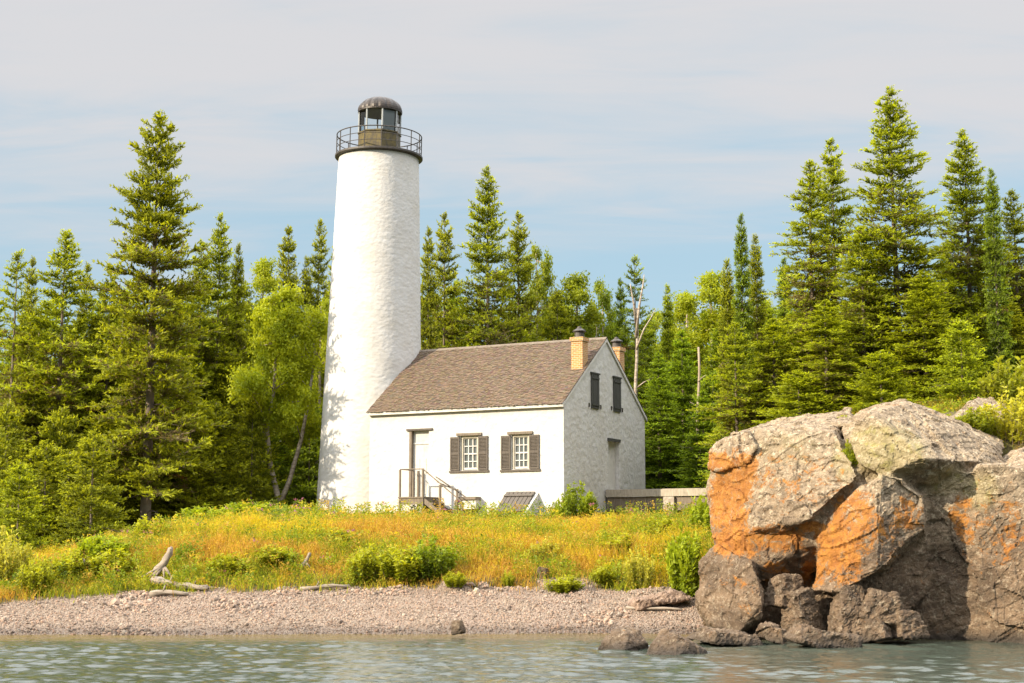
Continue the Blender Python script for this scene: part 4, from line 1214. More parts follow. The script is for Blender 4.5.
def solidify_rock(name, hulls, voxel, amp, seed, orange=(), yellow=(), frac=0.8):
    bm = bmesh.new()
    for h_ in hulls: hull(bm, [at(*q) if len(q) == 3 else Vector(q[:3]) for q in h_])
    me = bpy.data.meshes.new(name); bm.to_mesh(me); bm.free()
    o = link(name, me)
    md = o.modifiers.new('r', 'REMESH'); md.mode = 'VOXEL'; md.voxel_size = voxel; md.adaptivity = 0
    dg = bpy.context.evaluated_depsgraph_get(); dg.update()
    me2 = bpy.data.meshes.new_from_object(o.evaluated_get(dg)); bpy.data.objects.remove(o)
    n = len(me2.vertices)
    V = np.empty(n * 3, np.float32); me2.vertices.foreach_get('co', V); V = V.reshape(-1, 3).astype(float)
    N = np.empty(n * 3, np.float32); me2.vertices.foreach_get('normal', N); N = N.reshape(-1, 3).astype(float)
    wv = (fbm(V * 0.7, 2, seed + 3) - 0.5) * 1.1
    d = np.zeros(n)
    # joint planes: slabs between parallel fractures stand in or out a little
    for k_, (nx, ny, nz_, sp_, am_) in enumerate(((-0.42, 0.25, 0.87, 0.95, 0.9), (0.80, 0.45, 0.40, 1.15, 1.0), (0.45, -0.55, 0.70, 1.3, 0.9), (-0.30, 0.45, 0.85, 0.34, 0.22), (0.7, 0.3, -0.6, 0.40, 0.25))):
        q = (V @ np.array((nx, ny, nz_))) * frac / 0.8 / sp_ + wv * (1.0 + 0.3 * k_) + k_ * 3.7
        iq = np.floor(q).astype(np.int64); z_ = np.zeros_like(iq)
        d += (_h(iq, z_ + seed, z_ + k_, 7) - 0.5) * amp * am_ * (0.1 + 1.5 * sm(0.3, 0.7, vnoise(V * 0.8 + k_, seed + k_)))
    for fr_, am_ in ((0.50 * frac / 0.8, 0.4), (1.6 * frac / 0.8, 0.45), (3.6 * frac / 0.8, 0.30)):
        Q = V * fr_ * np.array([1, 1, 1.2]) + wv[:, None] * 0.3
        cid, g, rel = facets(Q, seed + int(am_ * 10))
        d += amp * am_ * ((cid - 0.5) * 0.55 + (g * rel).sum(1) * 1.0)
    d += (fbm(V * 6, 4, seed + 6, 0.65) - 0.5) * 0.055
    V = V + N * d[:, None]
    me2.vertices.foreach_set('co', V.astype(np.float32).ravel())
    def blobs(L):
        a = np.zeros(n)
        for px, py, Y, rx, rz, s in L:
            c = np.array(at(px, py, Y)); q = (V - c) / np.array([rx, 1.6, rz])
            a = np.maximum(a, s * sm(1.35, 0.45, np.linalg.norm(q, axis=1)))
        return a
    fattr(me2, 'orange', blobs(orange)); fattr(me2, 'yellow', blobs(yellow))
    me2.materials.clear(); me2.materials.append(M_rock)
    me2.polygons.foreach_set('use_smooth', np.full(len(me2.polygons), False))
    me2.update(); me2.name = name
    return me2

BK = 46.5
hA = [(712, 449, 42.0), (735, 436, 41.4), (757, 428, 41.0), (800, 421, 41.4), (836, 431, 40.2), (858, 476, 39.2), (808, 520, 39.2), (757, 528, 40.1), (716, 556, 41.7), (708, 475, 42.2), (735, 436, BK), (840, 424, BK), (860, 476, BK), (810, 530, BK), (716, 556, BK)]
hA2 = [(752, 524, 40.3), (812, 521, 39.7), (819, 545, 39.8), (765, 563, 40.1), (716, 552, 41.6), (812, 590, 40.9), (765, 600, 41.0), (716, 600, 42.2), (730, 520, BK), (820, 520, BK), (812, 600, BK), (730, 600, BK)]
hE = [(702, 562, 41.2), (718, 547, 41.0), (752, 560, 39.7), (763, 600, 39.4), (760, 618, 39.6), (738, 633, 39.7), (714, 626, 40.4), (697, 603, 41.3), (718, 552, 44.5), (762, 570, 44), (760, 640, 43), (710, 640, 43.5)]
hKnob = [(706, 456, 41.9), (715, 441, 41.8), (748, 432, 41.0), (757, 446, 40.6), (748, 462, 40.7), (722, 470, 41.3), (708, 470, 41.8), (715, 441, 44), (750, 432, 44), (740, 468, 44)]
hB = [(818, 527, 39.7), (860, 484, 39.1), (882, 472, 38.5), (905, 478, 38.6), (927, 492, 38.85), (929, 530, 38.8), (877, 573, 38.2), (837, 592, 38.7), (814, 590, 39.3), (930, 500, 43.5), (932, 560, 43), (820, 530, 43.5), (830, 600, 42.5), (880, 476, 43)]
hB2 = [(838, 590, 39.1), (928, 532, 39.7), (934, 585, 40.0), (905, 612, 39.9), (860, 612, 39.7), (935, 540, 43), (935, 620, 43), (840, 620, 43)]
hC = [(842, 434, 39.9), (868, 412, 39.7), (905, 405, 40.9), (950, 424, 41.4), (992, 449, 40.6), (1003, 463, 40.2), (925, 458, 38.5), (880, 477, 39.0), (860, 464, 39.2), (962, 484, 39.9), (928, 486, 39.5), (905, 401, 44.5), (1003, 436, 44.5), (845, 424, 44.5), (950, 500, 44.5), (860, 480, 44)]
hD = [(946, 503, 40.2), (960, 478, 39.6), (978, 466, 39.2), (1024, 468, 38.9), (1110, 470, 38.2), (1110, 655, 38.0), (1028, 650, 38.6), (988, 650, 39.2), (984, 590, 39.2), (962, 545, 39.7), (936, 650, 40.8), (930, 520, 41.4), (950, 470, BK), (1110, 450, BK), (1110, 660, BK), (930, 660, BK)]
hD2 = [(1000, 470, 39.4), (1020, 452, 40.2), (1110, 440, 40.0), (1110, 480, 38.4), (1010, 500, 39.6), (1000, 452, BK), (1110, 425, BK), (1110, 500, BK)]
hG = [(748, 560, 41.0), (935, 560, 41.0), (940, 655, 40.4), (748, 655, 40.6), (748, 560, BK), (940, 560, BK), (940, 655, BK), (748, 655, BK)]
hH = [(730, 432, 42.6), (790, 421, 42.4), (850, 414, 43.5), (852, 424, 42.0), (760, 436, 42.0), (730, 440, BK + 1), (850, 410, BK + 1), (850, 470, BK), (740, 480, BK)]
hI = [(945, 418, 44.0), (968, 402, 45.0), (996, 394, 46.5), (1018, 400, 47.0), (1008, 418, 44.5), (950, 440, 45), (1010, 440, 45), (1000, 420, 49), (960, 420, 49)]
hF = [(770, 470, 40.9), (850, 440, 41.0), (935, 450, 41.0), (935, 560, 40.9), (770, 570, 40.9), (770, 470, BK), (935, 440, BK), (935, 570, BK), (770, 570, BK)]
hJ = [(798, 524, 39.75), (858, 474, 39.45), (884, 468, 39.4), (842, 530, 39.7), (800, 540, 40.0), (846, 440, 40.3), (880, 470, 41.5), (800, 524, 41.5), (842, 530, 41.5)]
hK = [(895, 476, 39.9), (978, 470, 39.35), (990, 520, 39.6), (992, 652, 39.65), (900, 652, 40.6), (895, 476, 43), (990, 470, 43), (990, 652, 43), (900, 652, 43)]
hR = [(1095, 478, 38.6), (1200, 455, 38.9), (1330, 470, 39.8), (1340, 655, 39.0), (1210, 660, 38.2), (1095, 655, 38.5), (1095, 445, BK), (1330, 450, BK), (1340, 660, BK), (1095, 660, BK)]
hR2 = [(1310, 520, 40.0), (1420, 500, 41.0), (1540, 560, 42.5), (1560, 650, 41.5), (1320, 655, 39.6), (1310, 500, BK), (1540, 520, BK), (1560, 650, BK), (1310, 650, BK)]
org = [(730, 500, 41.4, 0.75, 1.25, 0.86), (740, 470, 41, 0.6, 0.6, 0.8), (735, 540, 41, 0.85, 0.6, 0.8), (775, 540, 40, 1.1, 0.45, 0.66), (775, 575, 40.2, 0.45, 0.45, 0.62), (838, 545, 39.1, 0.72, 1.1, 0.80), (850, 515, 39.0, 0.7, 0.85, 0.66), (812, 575, 40, 0.3, 0.55, 0.8), (908, 515, 38.9, 0.6, 0.5, 0.58), (962, 515, 39.6, 0.4, 0.6, 0.56), (712, 462, 41.8, 0.4, 0.35, 0.8), (1000, 530, 39, 1.2, 1.0, 0.42), (820, 527, 39.6, 0.6, 0.2, 0.7), (790, 480, 40.2, 1.6, 1.0, 0.33), (875, 540, 38.9, 0.8, 0.9, 0.36), (735, 590, 39.8, 0.6, 0.5, 0.33)]
yel = [(885, 450, 39.3, 1.0, 0.75, 1.0), (945, 480, 39.8, 0.6, 0.4, 0.7), (980, 490, 39.3, 0.4, 0.5, 0.75), (845, 460, 39.5, 0.3, 0.6, 0.6), (790, 450, 40.5, 0.9, 0.5, 0.25)]
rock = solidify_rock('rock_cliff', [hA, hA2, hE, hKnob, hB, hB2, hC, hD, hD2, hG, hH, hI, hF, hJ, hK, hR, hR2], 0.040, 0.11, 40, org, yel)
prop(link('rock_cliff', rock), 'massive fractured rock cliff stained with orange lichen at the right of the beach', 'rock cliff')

def boulder(px, py, w, h, Y, dep, label, seed, group=None, name='boulder', amp=0.09, voxel=0.035, hulls=None, sink=0.25, orange=()):
    rng = np.random.default_rng(seed)
    if name in ('rock_ledge', 'stone'): Y = gh(px, py + h * 0.3)
    c = at(px, py, Y); k = Y / FPX
    if name == 'rock_ledge': c.z = tz(c.x, Y) + 0.0; w *= 1.3; dep *= 1.3
    if hulls is None:
        pts = []
        ry = rng.uniform(-0.6, 0.6); tl_ = rng.uniform(-0.25, 0.25)
        for sx_ in (-1, 1):
            for sy_ in (-1, 1):
                for sz_ in (-1, 1):
                    top_ = 0.72 if sz_ > 0 else 1.0
                    q = Vector((sx_ * w * k * 0.5 * rng.uniform(0.6, 1.05) * top_, sy_ * dep * 0.5 * rng.uniform(0.6, 1.05) * top_, sz_ * h * k * 0.5 * rng.uniform(0.7, 1.05)))
                    q = Matrix.Rotation(ry, 3, 'Z') @ Matrix.Rotation(tl_, 3, 'Y') @ q
                    pts.append((c.x + q.x, c.y + q.y, c.z + q.z, 0))
        for _ in range(3):
            d = unit(rng.normal(size=3)); pts.append((c.x + d[0] * w * k * 0.46, c.y + dep * 0.46 * d[1], c.z + d[2] * h * k * 0.46, 0))
        hulls = [pts]
    me = solidify_rock(name, hulls, voxel, amp, seed, orange, (), 2.2)
    if name == 'rock_ledge': me.materials.clear(); me.materials.append(M_ledge)
    o = link(name, me)
    # origin at the base
    V = np.empty(len(me.vertices) * 3, np.float32); me.vertices.foreach_get('co', V); V = V.reshape(-1, 3)
    base = np.array([V[:, 0].mean(), V[:, 1].mean(), V[:, 2].min()], np.float32)
    me.vertices.foreach_set('co', (V - base).ravel()); me.update(); o.location = base
    return prop(o, label, 'rock', group)

GB = 'boulders along the waterline'
boulder(623, 640, 48, 28, 36.6, 1.3, 'dark rounded rock in the water, left one of the pair before the cliff', 101, GB, hulls=[[(598, 654, 36.6), (603, 642, 36.5), (613, 631, 36.6), (626, 626, 36.9), (640, 632, 36.6), (649, 644, 36.5), (651, 654, 36.6), (625, 652, 35.9), (625, 636, 36.2), (612, 636, 37.6), (645, 646, 37.6), (600, 652, 37.6)]], amp=0.05)
boulder(674, 641, 58, 24, 35.2, 1.3, 'tan topped pointed rock in the water, right one of the pair before the cliff', 102, GB, hulls=[[(645, 658, 35.2), (652, 644, 35.1), (663, 628, 35.4), (676, 634, 35.0), (690, 642, 35.0), (706, 652, 35.2), (706, 660, 35.2), (655, 662, 34.8), (664, 632, 36.2), (700, 648, 36.3), (650, 650, 36.2), (676, 662, 34.6)]], amp=0.05)
boulder(458, 627, 16, 13, 41.3, 0.45, 'small dark stone alone at the water edge below the cottage', 103, GB, amp=0.03, voxel=0.02)
boulder(728, 638, 76, 14, 38.3, 1.5, 'low flat brown slab at the water between the rock pair and the cliff', 104, GB, amp=0.06)
boulder(822, 639, 84, 18, 37.4, 1.0, 'long dark wet slab lying at the foot of the cliff', 105, GB, amp=0.07)
boulder(800, 612, 46, 52, 39.6, 1.2, 'upright angular block under the orange mid cliff', 106, GB, amp=0.10)
boulder(848, 612, 40, 52, 38.9, 1.2, 'leaning angular block left of the pale broken blocks', 107, GB, amp=0.10)
boulder(785, 592, 40, 34, 39.9, 1.0, 'brown block wedged under the orange overhang', 108, GB, amp=0.09)
boulder(880, 606, 46, 30, 38.7, 0.9, 'pale topped broken block below the big middle boulder', 109, GB, amp=0.09)
boulder(905, 625, 40, 28, 38.7, 0.9, 'small cracked block at the water left of the dark crevice', 110, GB, amp=0.08)
boulder(872, 630, 40, 22, 38.6, 0.9, 'low cracked block at the water under the pale topped block', 111, GB, amp=0.08)
boulder(772, 634, 36, 18, 38.6, 0.9, 'small brown rock in the water between the two lower corners of the cliff', 112, GB, amp=0.06)
m = NT('pink_bedrock'); v = m.coord('Object')
c = m.mix(m.ramp(m.noise(v, 5, 8, 0.8), [(0.4, 0), (0.62, 1)]), (0.13, 0.085, 0.06), (0.30, 0.215, 0.155))
M_ledge = m.set(c, 0.9, normal=m.bump(m.noise(v, 9, 8, 0.7), 0.8, 0.04))
GL = 'bedrock ledges showing through the beach'
boulder(654, 597, 50, 11, 44.0, 1.3, 'pinkish pitted bedrock ledge on the beach near the cliff', 123, None, 'rock_ledge', 0.08, 0.03)
boulder(543, 573, 15, 14, 46.6, 0.4, 'pale stone in the grass of the bank below the cottage', 126, None, 'stone', 0.04, 0.02)

# ------------------------------------------------------------------ driftwood
m = NT('driftwood'); v = m.coord('Object', (1, 1, 1)); n_ = m.noise(m.coord('Object', (0.6, 7, 7)), 3, 5, 0.65)
M_drift = m.set(m.mix(n_, (0.12, 0.095, 0.068), (0.36, 0.295, 0.225)), 0.9, normal=m.bump(n_, 0.6, 0.02))
def log(px0, py0, px1, py1, Y, r, label, name='driftwood_log', bend=0.03, Y2=None, group='driftwood on the upper beach'):
    Ya, Yb = gh(px0, py0 + 3), gh(px1, py1 + 3)
    a = at(px0, py0, Ya); b = at(px1, py1, Yb)
    a.z = tz(a.x, Ya) + r * 1.1; b.z = tz(b.x, Yb) + r * 1.0
    c = (a + b) / 2; d = b - a; n = 7
    o = empty(name, label, 'driftwood', c, 0, group)
    mb = MB(); pts = []
    for i in range(n):
        t = i / (n - 1); p = a + d * t - c + Vector((0, 0, math.sin(t * 5 + px0) * bend))
        pts.append(p)
    mb.tube(pts, [r * (1 - 0.35 * i / (n - 1)) * (1 + 0.08 * math.sin(i * 2.1)) for i in range(n)], 10)
    rg = np.random.default_rng(int(px0)); mb.v = [tuple(np.array(q_) + rg.normal(0, r * 0.13, 3)) for q_ in mb.v]
    link('log_trunk', mb.mesh('log_trunk', M_drift, True), o)
    mb = MB(); q = pts[2]; mb.tube([q, q + Vector((0.08, -0.06, r + 0.12))], [r * 0.35, r * 0.22], 6); link('branch_stub', mb.mesh('branch_stub', M_drift, True), o)
    return o
log(152, 583, 207, 589, 46.0, 0.12, 'thick weathered driftwood log in front of the leaning stump')
log(150, 594, 188, 594, 45.4, 0.09, 'short grey driftwood log lying lowest below the leaning stump')
log(300, 588, 349, 586, 46.1, 0.07, 'slim grey driftwood log alone at the grass edge below the tower')
log(626, 606, 682, 609, 43.0, 0.05, 'thin driftwood pole on the beach near the cliff')
log(182, 587, 216, 586, 46.4, 0.05, 'thin driftwood branch behind the thick weathered log')
def stump(px, py, Y, label, s=1.0, lean_=0.5):
    Y = gh(px, py + 8); p = at(px, py + 8, Y); p.z += 0.38 * s; o = empty('driftwood_stump', label, 'stump', p)
    mb = MB()
    rg = np.random.default_rng(int(px))
    mb.tube([(-0.62 * s, 0, -0.42 * s), (-0.40 * s, 0.03, -0.16), (-0.16 * s, 0, 0.10 * s), (0.02 * s, 0.02, 0.32 * s), (0.13 * s, 0, 0.52 * s), (0.21 * s, 0.02, 0.70 * s), (0.27 * s, 0, 0.84 * s), (0.31 * s, 0, 0.90 * s)], [0.07 * s, 0.11 * s, 0.15 * s, 0.14 * s, 0.12 * s, 0.125 * s, 0.12 * s, 0.06 * s], 11)
    mb.v = [tuple(np.array(q_) * (1 + 0.0 * k_) + rg.normal(0, 0.028 * s, 3)) for k_, q_ in enumerate(mb.v)]
    link('stump_trunk', mb.mesh('stump_trunk', M_drift, True), o)
    for k, (dx, dz) in enumerate(((-0.9, -0.28), (0.1, -0.45), (0.42, -0.3), (-0.4, -0.5))):
        mb = MB(); mb.tube([(0, 0, 0.2 * s), (dx * 0.5 * s, -0.1 * s, (dz * 0.3 + 0.05) * s), (dx * s, -0.2 * s, dz * s)], [0.07 * s, 0.045 * s, 0.015 * s], 6)
        link('root', mb.mesh('root', M_drift, True), o)
stump(163, 573, 46.6, 'grey leaning driftwood stump with roots in the grass above the left beach', 0.8)
stump(306, 562, 47.6, 'small brown rooted stump in the grass below the tower', 0.42)
stump(78, 572, 46.6, 'small grey root snag in the weeds at the left of the beach', 0.5)

# ------------------------------------------------------------------ meadow grass
def grass(name, label, X, Y, seed, hgt, kinds, herbs=900):
    rng = np.random.default_rng(seed)
    n = len(X); Z = terrain(X, Y) - 0.03
    p1 = fbm2(X, Y * 1.5, 2.6, 3, seed + 1); p2 = fbm2(X, Y * 1.5, 1.0, 3, seed + 2); p3 = fbm2(X, Y * 1.3, 4.5, 2, seed + 3)
    h = hgt * rng.uniform(0.4, 1.15, n) * (0.50 + 1.6 * np.clip(p2 - 0.25, 0, 1)) * (1 - 0.45 * 1.25 * sm(52.0, 56.5, Y))
    a = rng.uniform(0, 6.28, n); ln = rng.uniform(0.1, 0.5, n) * h
    w = rng.uniform(0.006, 0.013, n)
    h = h * (0.6 + 0.4 * sm(4.2, 6.5, Y - shore(X)))
    face = rng.uniform(0, 6.28, n)
    sx, sy = np.cos(face) * w, np.sin(face) * w
    V = np.empty((n, 5, 3))
    V[:, 0] = np.stack([X - sx, Y - sy, Z], 1); V[:, 1] = np.stack([X + sx, Y + sy, Z], 1)
    mx_, my_ = X + np.cos(a) * ln * 0.35, Y + np.sin(a) * ln * 0.35
    V[:, 2] = np.stack([mx_ + sx * 0.8, my_ + sy * 0.8, Z + h * 0.6], 1); V[:, 3] = np.stack([mx_ - sx * 0.8, my_ - sy * 0.8, Z + h * 0.6], 1)
    V[:, 4] = np.stack([X + np.cos(a) * ln, Y + np.sin(a) * ln, Z + h], 1)
    i = np.arange(n)[:, None] * 5
    Q = i + np.array([[0, 1, 2, 3]]); T = i + np.array([[3, 2, 4]])
    gold, tan, green, dk = [np.array(k) for k in kinds]
    u = rng.random(n)
    wg = np.clip((p1 - 0.5) * 5 + 0.40, 0.06, 0.92)         # share of green stems
    wt_ = np.clip((p3 - 0.48) * 5 + 0.45, 0.1, 0.9)
    col = np.where((u < wg)[:, None], np.where((rng.random(n) < 0.35)[:, None], dk, green), np.where((rng.random(n) < wt_)[:, None], tan, gold))
    col = col * rng.uniform(0.7, 1.3, (n, 1))
    me = npmesh(name, V.reshape(-1, 3), [Q, T], [M_leaf], col=np.repeat(np.clip(col, 0, 1), 5, 0))
    # flower heads and seed tufts: small leaf bits at the stem tips
    k = rng.random(n) < 0.36
    C = V[k, 4] * 1.0; m_ = len(C); rep = 3
    lowr = rng.random(m_) < 0.45
    C = np.where(lowr[:, None], V[k, 0] + (C - V[k, 0]) * rng.uniform(0.35, 0.95, (m_, 1)), C)
    C = np.repeat(C, rep, 0) + rng.normal(0, 0.045, (m_ * rep, 3)); D = unit(rng.normal(size=(m_ * rep, 3)) + np.array([0, 0, 0.4])); Wd = unit(np.cross(D, rng.normal(size=(m_ * rep, 3))))
    V2 = diamonds(C, D, Wd, 0.055 * rng.uniform(0.6, 1.4, len(C)), 0.03).reshape(-1, 3)
    fc = np.where(((rng.random(m_) < 0.5) | lowr)[:, None], col[k], np.where((rng.random(m_) < 0.75)[:, None], np.array((0.46, 0.33, 0.03)), np.array((0.34, 0.19, 0.05))))
    me2 = npmesh('tufts', V2, np.arange(len(V2)).reshape(-1, 4), [M_leaf], col=np.repeat(np.repeat(fc, rep, 0), 4, 0))
    # leafy herb clumps among the stems
    nc = herbs; ci = rng.integers(0, n, nc); ci = ci[rng.random(nc) < np.clip(p1[ci] * 2.2 - 0.5, 0.12, 1)]; nc = len(ci); per = 70
    hr = rng.uniform(0.12, 0.34, nc); hh = rng.uniform(0.25, 0.75, nc) * hgt / 0.55
    t = rng.random((nc, per)); an_ = rng.uniform(0, 6.28, (nc, per)); rr = hr[:, None] * np.sqrt(rng.random((nc, per))) * (1 - 0.45 * t)
    C = np.stack([X[ci][:, None] + np.cos(an_) * rr, Y[ci][:, None] + np.sin(an_) * rr, Z[ci][:, None] + hh[:, None] * (0.1 + t)], -1).reshape(-1, 3)
    D = unit(np.stack([np.cos(an_), np.sin(an_), 0.5 + 0 * an_], -1).reshape(-1, 3) + rng.normal(0, 0.45, (nc * per, 3))); Wd = unit(np.cross(D, rng.normal(size=(nc * per, 3))))
    V3 = diamonds(C, D, Wd, 0.10 * rng.uniform(0.6, 1.4, len(C)), 0.042).reshape(-1, 3)
    hp = np.array([(0.26, 0.32, 0.02), (0.16, 0.23, 0.018), (0.36, 0.36, 0.03), (0.44, 0.30, 0.05), (0.12, 0.18, 0.02)])
    hc = hp[rng.choice(5, nc, p=(0.32, 0.24, 0.22, 0.12, 0.10))][:, None] * rng.uniform(0.7, 1.25, (nc, per, 1))
    fl = (t > 0.88) & (rng.random(nc) < 0.28)[:, None]
    fcol = np.where((rng.random(nc) < 0.8)[:, None], np.array((0.56, 0.43, 0.03)), np.array((0.40, 0.16, 0.26)))
    hc = np.where(fl[..., None], fcol[:, None], hc)
    me3 = npmesh('herbs', V3, np.arange(len(V3)).reshape(-1, 4), [M_leaf], col=np.repeat(hc.reshape(-1, 3), 4, 0))
    bm = bmesh.new(); bm.from_mesh(me); bm.from_mesh(me2); bm.from_mesh(me3); bm.to_mesh(me); bm.free(); bpy.data.meshes.remove(me2); bpy.data.meshes.remove(me3)
    o = link(name, me); o.color = (1, 1, 1, 1)
    return prop(o, label, 'grass', kind='stuff')

rng = np.random.default_rng(21)
n = 300000
X = rng.uniform(-18, 8.5, n); d_ = rng.uniform(2.0, 22, n) ** 1.0; Y = shore(X) + d_
ed = 4.2 - 1.4 * sm(-9, -15, X) + (fbm2(X, Y, 1.1, 3, 41) - 0.5) * 2.0
k = d_ > ed + 0.3 * rng.normal(size=n)
# keep clear of buildings, thin out in the forest shade
P_ = np.stack([X - C0.x, Y - C0.y], 1); ca, sa = math.cos(AH), math.sin(AH)
lx, ly = P_[:, 0] * ca - P_[:, 1] * sa, P_[:, 0] * sa + P_[:, 1] * ca
k &= ~((lx > -L1 - 0.1) & (lx < 0.05) & (ly > -0.12) & (ly < L2))
k &= np.hypot(X - tb.x, Y - TY) > tower_r0 + 0.1
forest = sm(-11.0, -14.5, X + (Y - 61) * -0.5 + (fbm2(X, Y, 2.0, 2, 6) - 0.5) * 2.5) * sm(51, 57, Y)
k &= rng.random(n) > forest * 0.93
k &= Y < 66
X, Y = X[k], Y[k]
grass('meadow_grass', 'tall golden and green meadow grass with yellow flowers on the bank', X, Y, 33, 0.60,
      ((0.54, 0.44, 0.025), (0.46, 0.28, 0.05), (0.32, 0.35, 0.022), (0.17, 0.22, 0.016)), 1700)
n = 56000
X = rng.uniform(6.0, 26, n); Y = rng.uniform(42.3, 52, n)
k = (fbm2(X, Y, 1.2, 3, 61) > 0.40) & (terrain(X, Y) > 5.0)
X, Y = X[k], Y[k]
grass('cliff_top_grass', 'yellow green grass and low herbs covering the top of the rock cliff', X, Y, 47, 0.34,
      ((0.42, 0.32, 0.03), (0.36, 0.24, 0.06), (0.24, 0.25, 0.025), (0.14, 0.16, 0.02)))

# ------------------------------------------------------------------ shrubs and weeds
def weed(name, seed, H, Rr, stems, leaf, c1, c2, nl):
    rng = np.random.default_rng(seed); mb = MB(); Cs, sh, Ax = [], [], []
    for k in range(stems):
        a_ = rng.uniform(0, 6.28); r_ = Rr * math.sqrt(rng.random()); h = H * rng.uniform(0.6, 1.05) * (1 - 0.45 * (r_ / Rr) ** 2)
        b = np.array((math.cos(a_) * r_ * 0.55, math.sin(a_) * r_ * 0.55, -0.15)); t = np.array((math.cos(a_) * r_, math.sin(a_) * r_, h))
        mb.tube([b, (b + t) / 2 + rng.normal(0, 0.03, 3), t], [0.006, 0.005, 0.003], 4, False)
        q = rng.uniform(0.12, 1.0, (nl, 1)); Cs.append(b + (t - b) * q); sh.append(q[:, 0] * 0.6 + rng.uniform(0, 0.4)); 
    C = np.concatenate(Cs); n = len(C); sh = np.concatenate(sh)[:, None]
    D = unit(rng.normal(size=(n, 3)) * np.array([1, 1, 0.45]) + np.array([0, 0, 0.25])); Wd = unit(np.cross(D, rng.normal(size=(n, 3)) * 0.5 + np.array([0, 0, 1])))
    V = diamonds(C, D, Wd, leaf * rng.uniform(0.7, 1.3, n), leaf * 0.45 * rng.uniform(0.7, 1.3, n)).reshape(-1, 3)
    col = (np.array(c1) * (1 - sh) + np.array(c2) * sh) * rng.uniform(0.75, 1.25, (n, 1))
    return npmesh(name, V, np.arange(len(V)).reshape(-1, 4), [M_leaf], col=np.repeat(col, 4, 0)), mb.mesh(name + '_stems', M_bark, True), H, Rr
WP = {'bush': weed('bush', 51, 1.2, 0.85, 46, 0.15, (0.09, 0.14, 0.012), (0.25, 0.31, 0.02), 90),
      'weed': weed('weed', 52, 1.0, 0.7, 60, 0.13, (0.12, 0.17, 0.012), (0.34, 0.37, 0.025), 64),
      'pale': weed('pale', 53, 1.0, 0.8, 50, 0.12, (0.20, 0.21, 0.025), (0.46, 0.44, 0.06), 64),
      'round': weed('round', 54, 1.1, 0.95, 60, 0.17, (0.12, 0.18, 0.012), (0.32, 0.38, 0.02), 84)}
def shrub(kind, px, py, Y, w, h, label, tint=(1, 1, 1), group='shrubs on the bank', z=None):
    lf, stm, H0, R0 = WP[kind]
    if z is None:
        Yh = gh(px, py)
        if Yh < 56: Y = Yh
    x = at(px, py, Y).x; zb = tz(x, Y) - 0.03 if z is None else z
    o = empty('shrub', label, 'shrub', (x, Y, zb), rs.uniform(0, 6.28), group)
    s = w / 2 / FPX * Y / R0; o.scale = (s, s, h / FPX * Y / H0)
    c = link('foliage', lf, o); c.color = (*tint, 1); link('stems', stm, o)
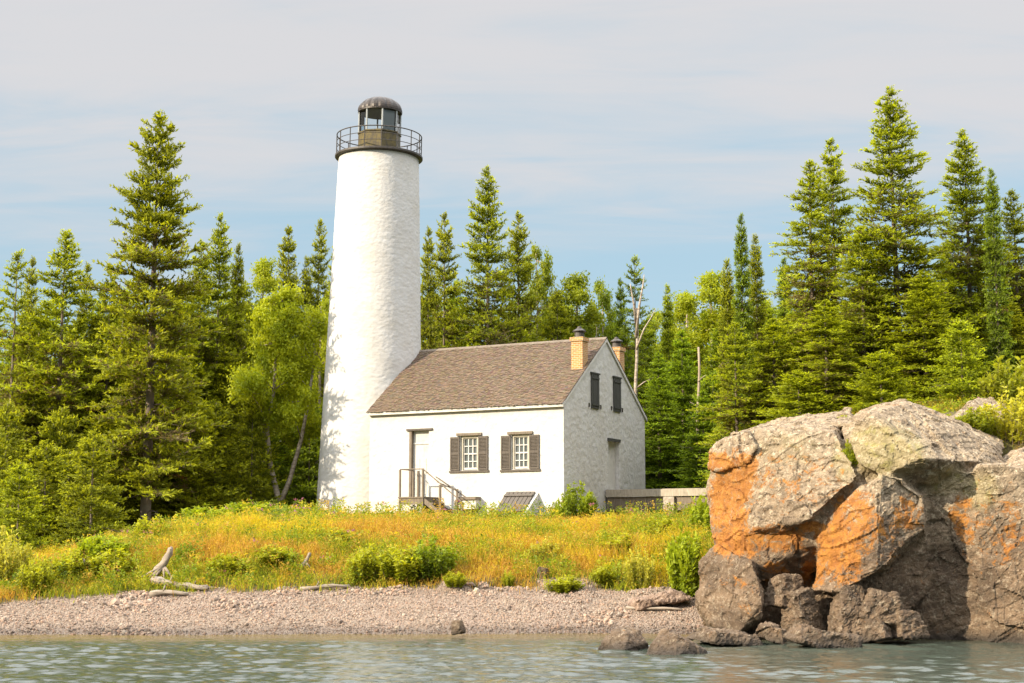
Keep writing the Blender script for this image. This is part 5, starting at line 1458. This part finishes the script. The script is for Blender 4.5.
SH = [
 ('bush', 578, 505, 57.6, 42, 44, 'dark green leafy bush at the near corner of the cottage'),
 ('bush', 560, 508, 57.0, 26, 28, 'small light bush left of the dark one at the cottage corner'),
 ('weed', 366, 580, 47.3, 44, 46, 'tall green weed clump below the tower, left of the widest clump'),
 ('weed', 400, 580, 47.0, 54, 44, 'green weed clump between its taller neighbour and the widest clump'),
 ('bush', 432, 578, 47.0, 52, 44, 'widest green weed clump at the foot of the bank below the cottage'),
 ('weed', 455, 585, 46.7, 26, 18, 'small green weed tuft at the beach edge right of the widest clump'),
 ('weed', 508, 586, 45.9, 14, 20, 'single upright green plant on the beach edge below the hatch'),
 ('weed', 565, 592, 45.6, 40, 22, 'low bright weed patch on the beach edge right of the upright plant'),
 ('weed', 604, 584, 46.0, 30, 22, 'low weed patch on the beach edge left of the pale bush'),
 ('pale', 640, 588, 46.2, 36, 44, 'pale yellow green bush near the beach in front of the cliff'),
 ('round', 690, 592, 44.5, 50, 66, 'bright green bush growing against the left side of the cliff'),
 ('round', 706, 540, 47.5, 40, 50, 'green bush behind the left side of the cliff, above the bright one'),
 ('weed', 660, 540, 49.5, 40, 30, 'green weed clump in the golden grass below the boardwalk'),
 ('weed', 620, 555, 48.5, 50, 28, 'broad weed clump in the middle of the right bank'),
 ('pale', 545, 560, 48.0, 36, 24, 'yellowish weed clump in the middle of the bank below the hatch'),
 ('weed', 340, 545, 50.0, 40, 22, 'weed clump on the upper bank below the tower'),
 ('weed', 275, 565, 47.8, 50, 26, 'weed clump on the bank between the two driftwood stumps'),
 ('weed', 228, 572, 47.2, 44, 24, 'weed clump right of the grey leaning stump'),
 ('weed', 185, 565, 47.6, 22, 30, 'dark weed standing just right of the grey leaning stump', (0.7, 0.85, 0.8)),
 ('weed', 110, 575, 46.6, 56, 34, 'weed clump left of the grey leaning stump'),
 ('weed', 36, 594, 45.2, 36, 50, 'tall leafy weed at the left end of the beach edge'),
 ('pale', 8, 585, 45.8, 50, 60, 'pale willow bush at the left edge of the photo'),
 ('weed', 68, 580, 46.4, 44, 40, 'weed clump between the tall leafy weed and the grey root snag'),
 ('round', 105, 548, 48.6, 60, 34, 'green bush at the foot of the forest left of the bare grey trunk'),
 ('weed', 150, 535, 51.2, 40, 40, 'leafy sapling in front of the bare grey trunk'),
 ('round', 205, 520, 55.5, 56, 26, 'low green bush in the forest shade left of the forked birch'),
 ('round', 250, 508, 58.0, 56, 22, 'low green bush in front of the forked birch'),
 ('weed', 300, 502, 61.0, 44, 18, 'low green bush at the foot of the tower'),
]
for s_ in SH: shrub(s_[0], s_[1], s_[2], s_[3], s_[4], s_[5] * (0.82 if s_[0] == 'weed' else 1), s_[6], s_[7] if len(s_) > 7 else ((1.25, 1.18, 0.9) if s_[0] == 'weed' else (1.1, 1.1, 1.0)))
CT = [
 ('pale', 1012, 430, 43.5, 70, 52, 'yellow bush at the right edge on top of the cliff', WARM),
 ('weed', 975, 428, 43.5, 50, 30, 'green bush behind the top boulder of the cliff'),
 ('weed', 1010, 395, 46.5, 60, 60, 'tall light bush at the right edge under the spruces', MID),
 ('weed', 850, 420, 43.0, 36, 14, 'low herbs left of the top boulder of the cliff', WARM),
 ('weed', 920, 402, 46.0, 60, 22, 'low bushes behind the top boulder below the firs', WARM),
 ('pale', 735, 432, 44.5, 26, 18, 'dry straw coloured tuft at the upper left corner of the cliff', WARM),
 ('weed', 852, 463, 39.9, 24, 34, 'herbs growing down the crack beside the top boulder', WARM),
]
for s_ in CT:
    px, py, Y = s_[1:4]; p = at(px, py, Y)
    shrub(s_[0], px, py, Y, s_[4], s_[5], s_[6], s_[7] if len(s_) > 7 else (1, 1, 1), 'shrubs on the cliff top', max(tz(p.x, Y), p.z - 0.25) if Y < 44 else tz(p.x, Y))
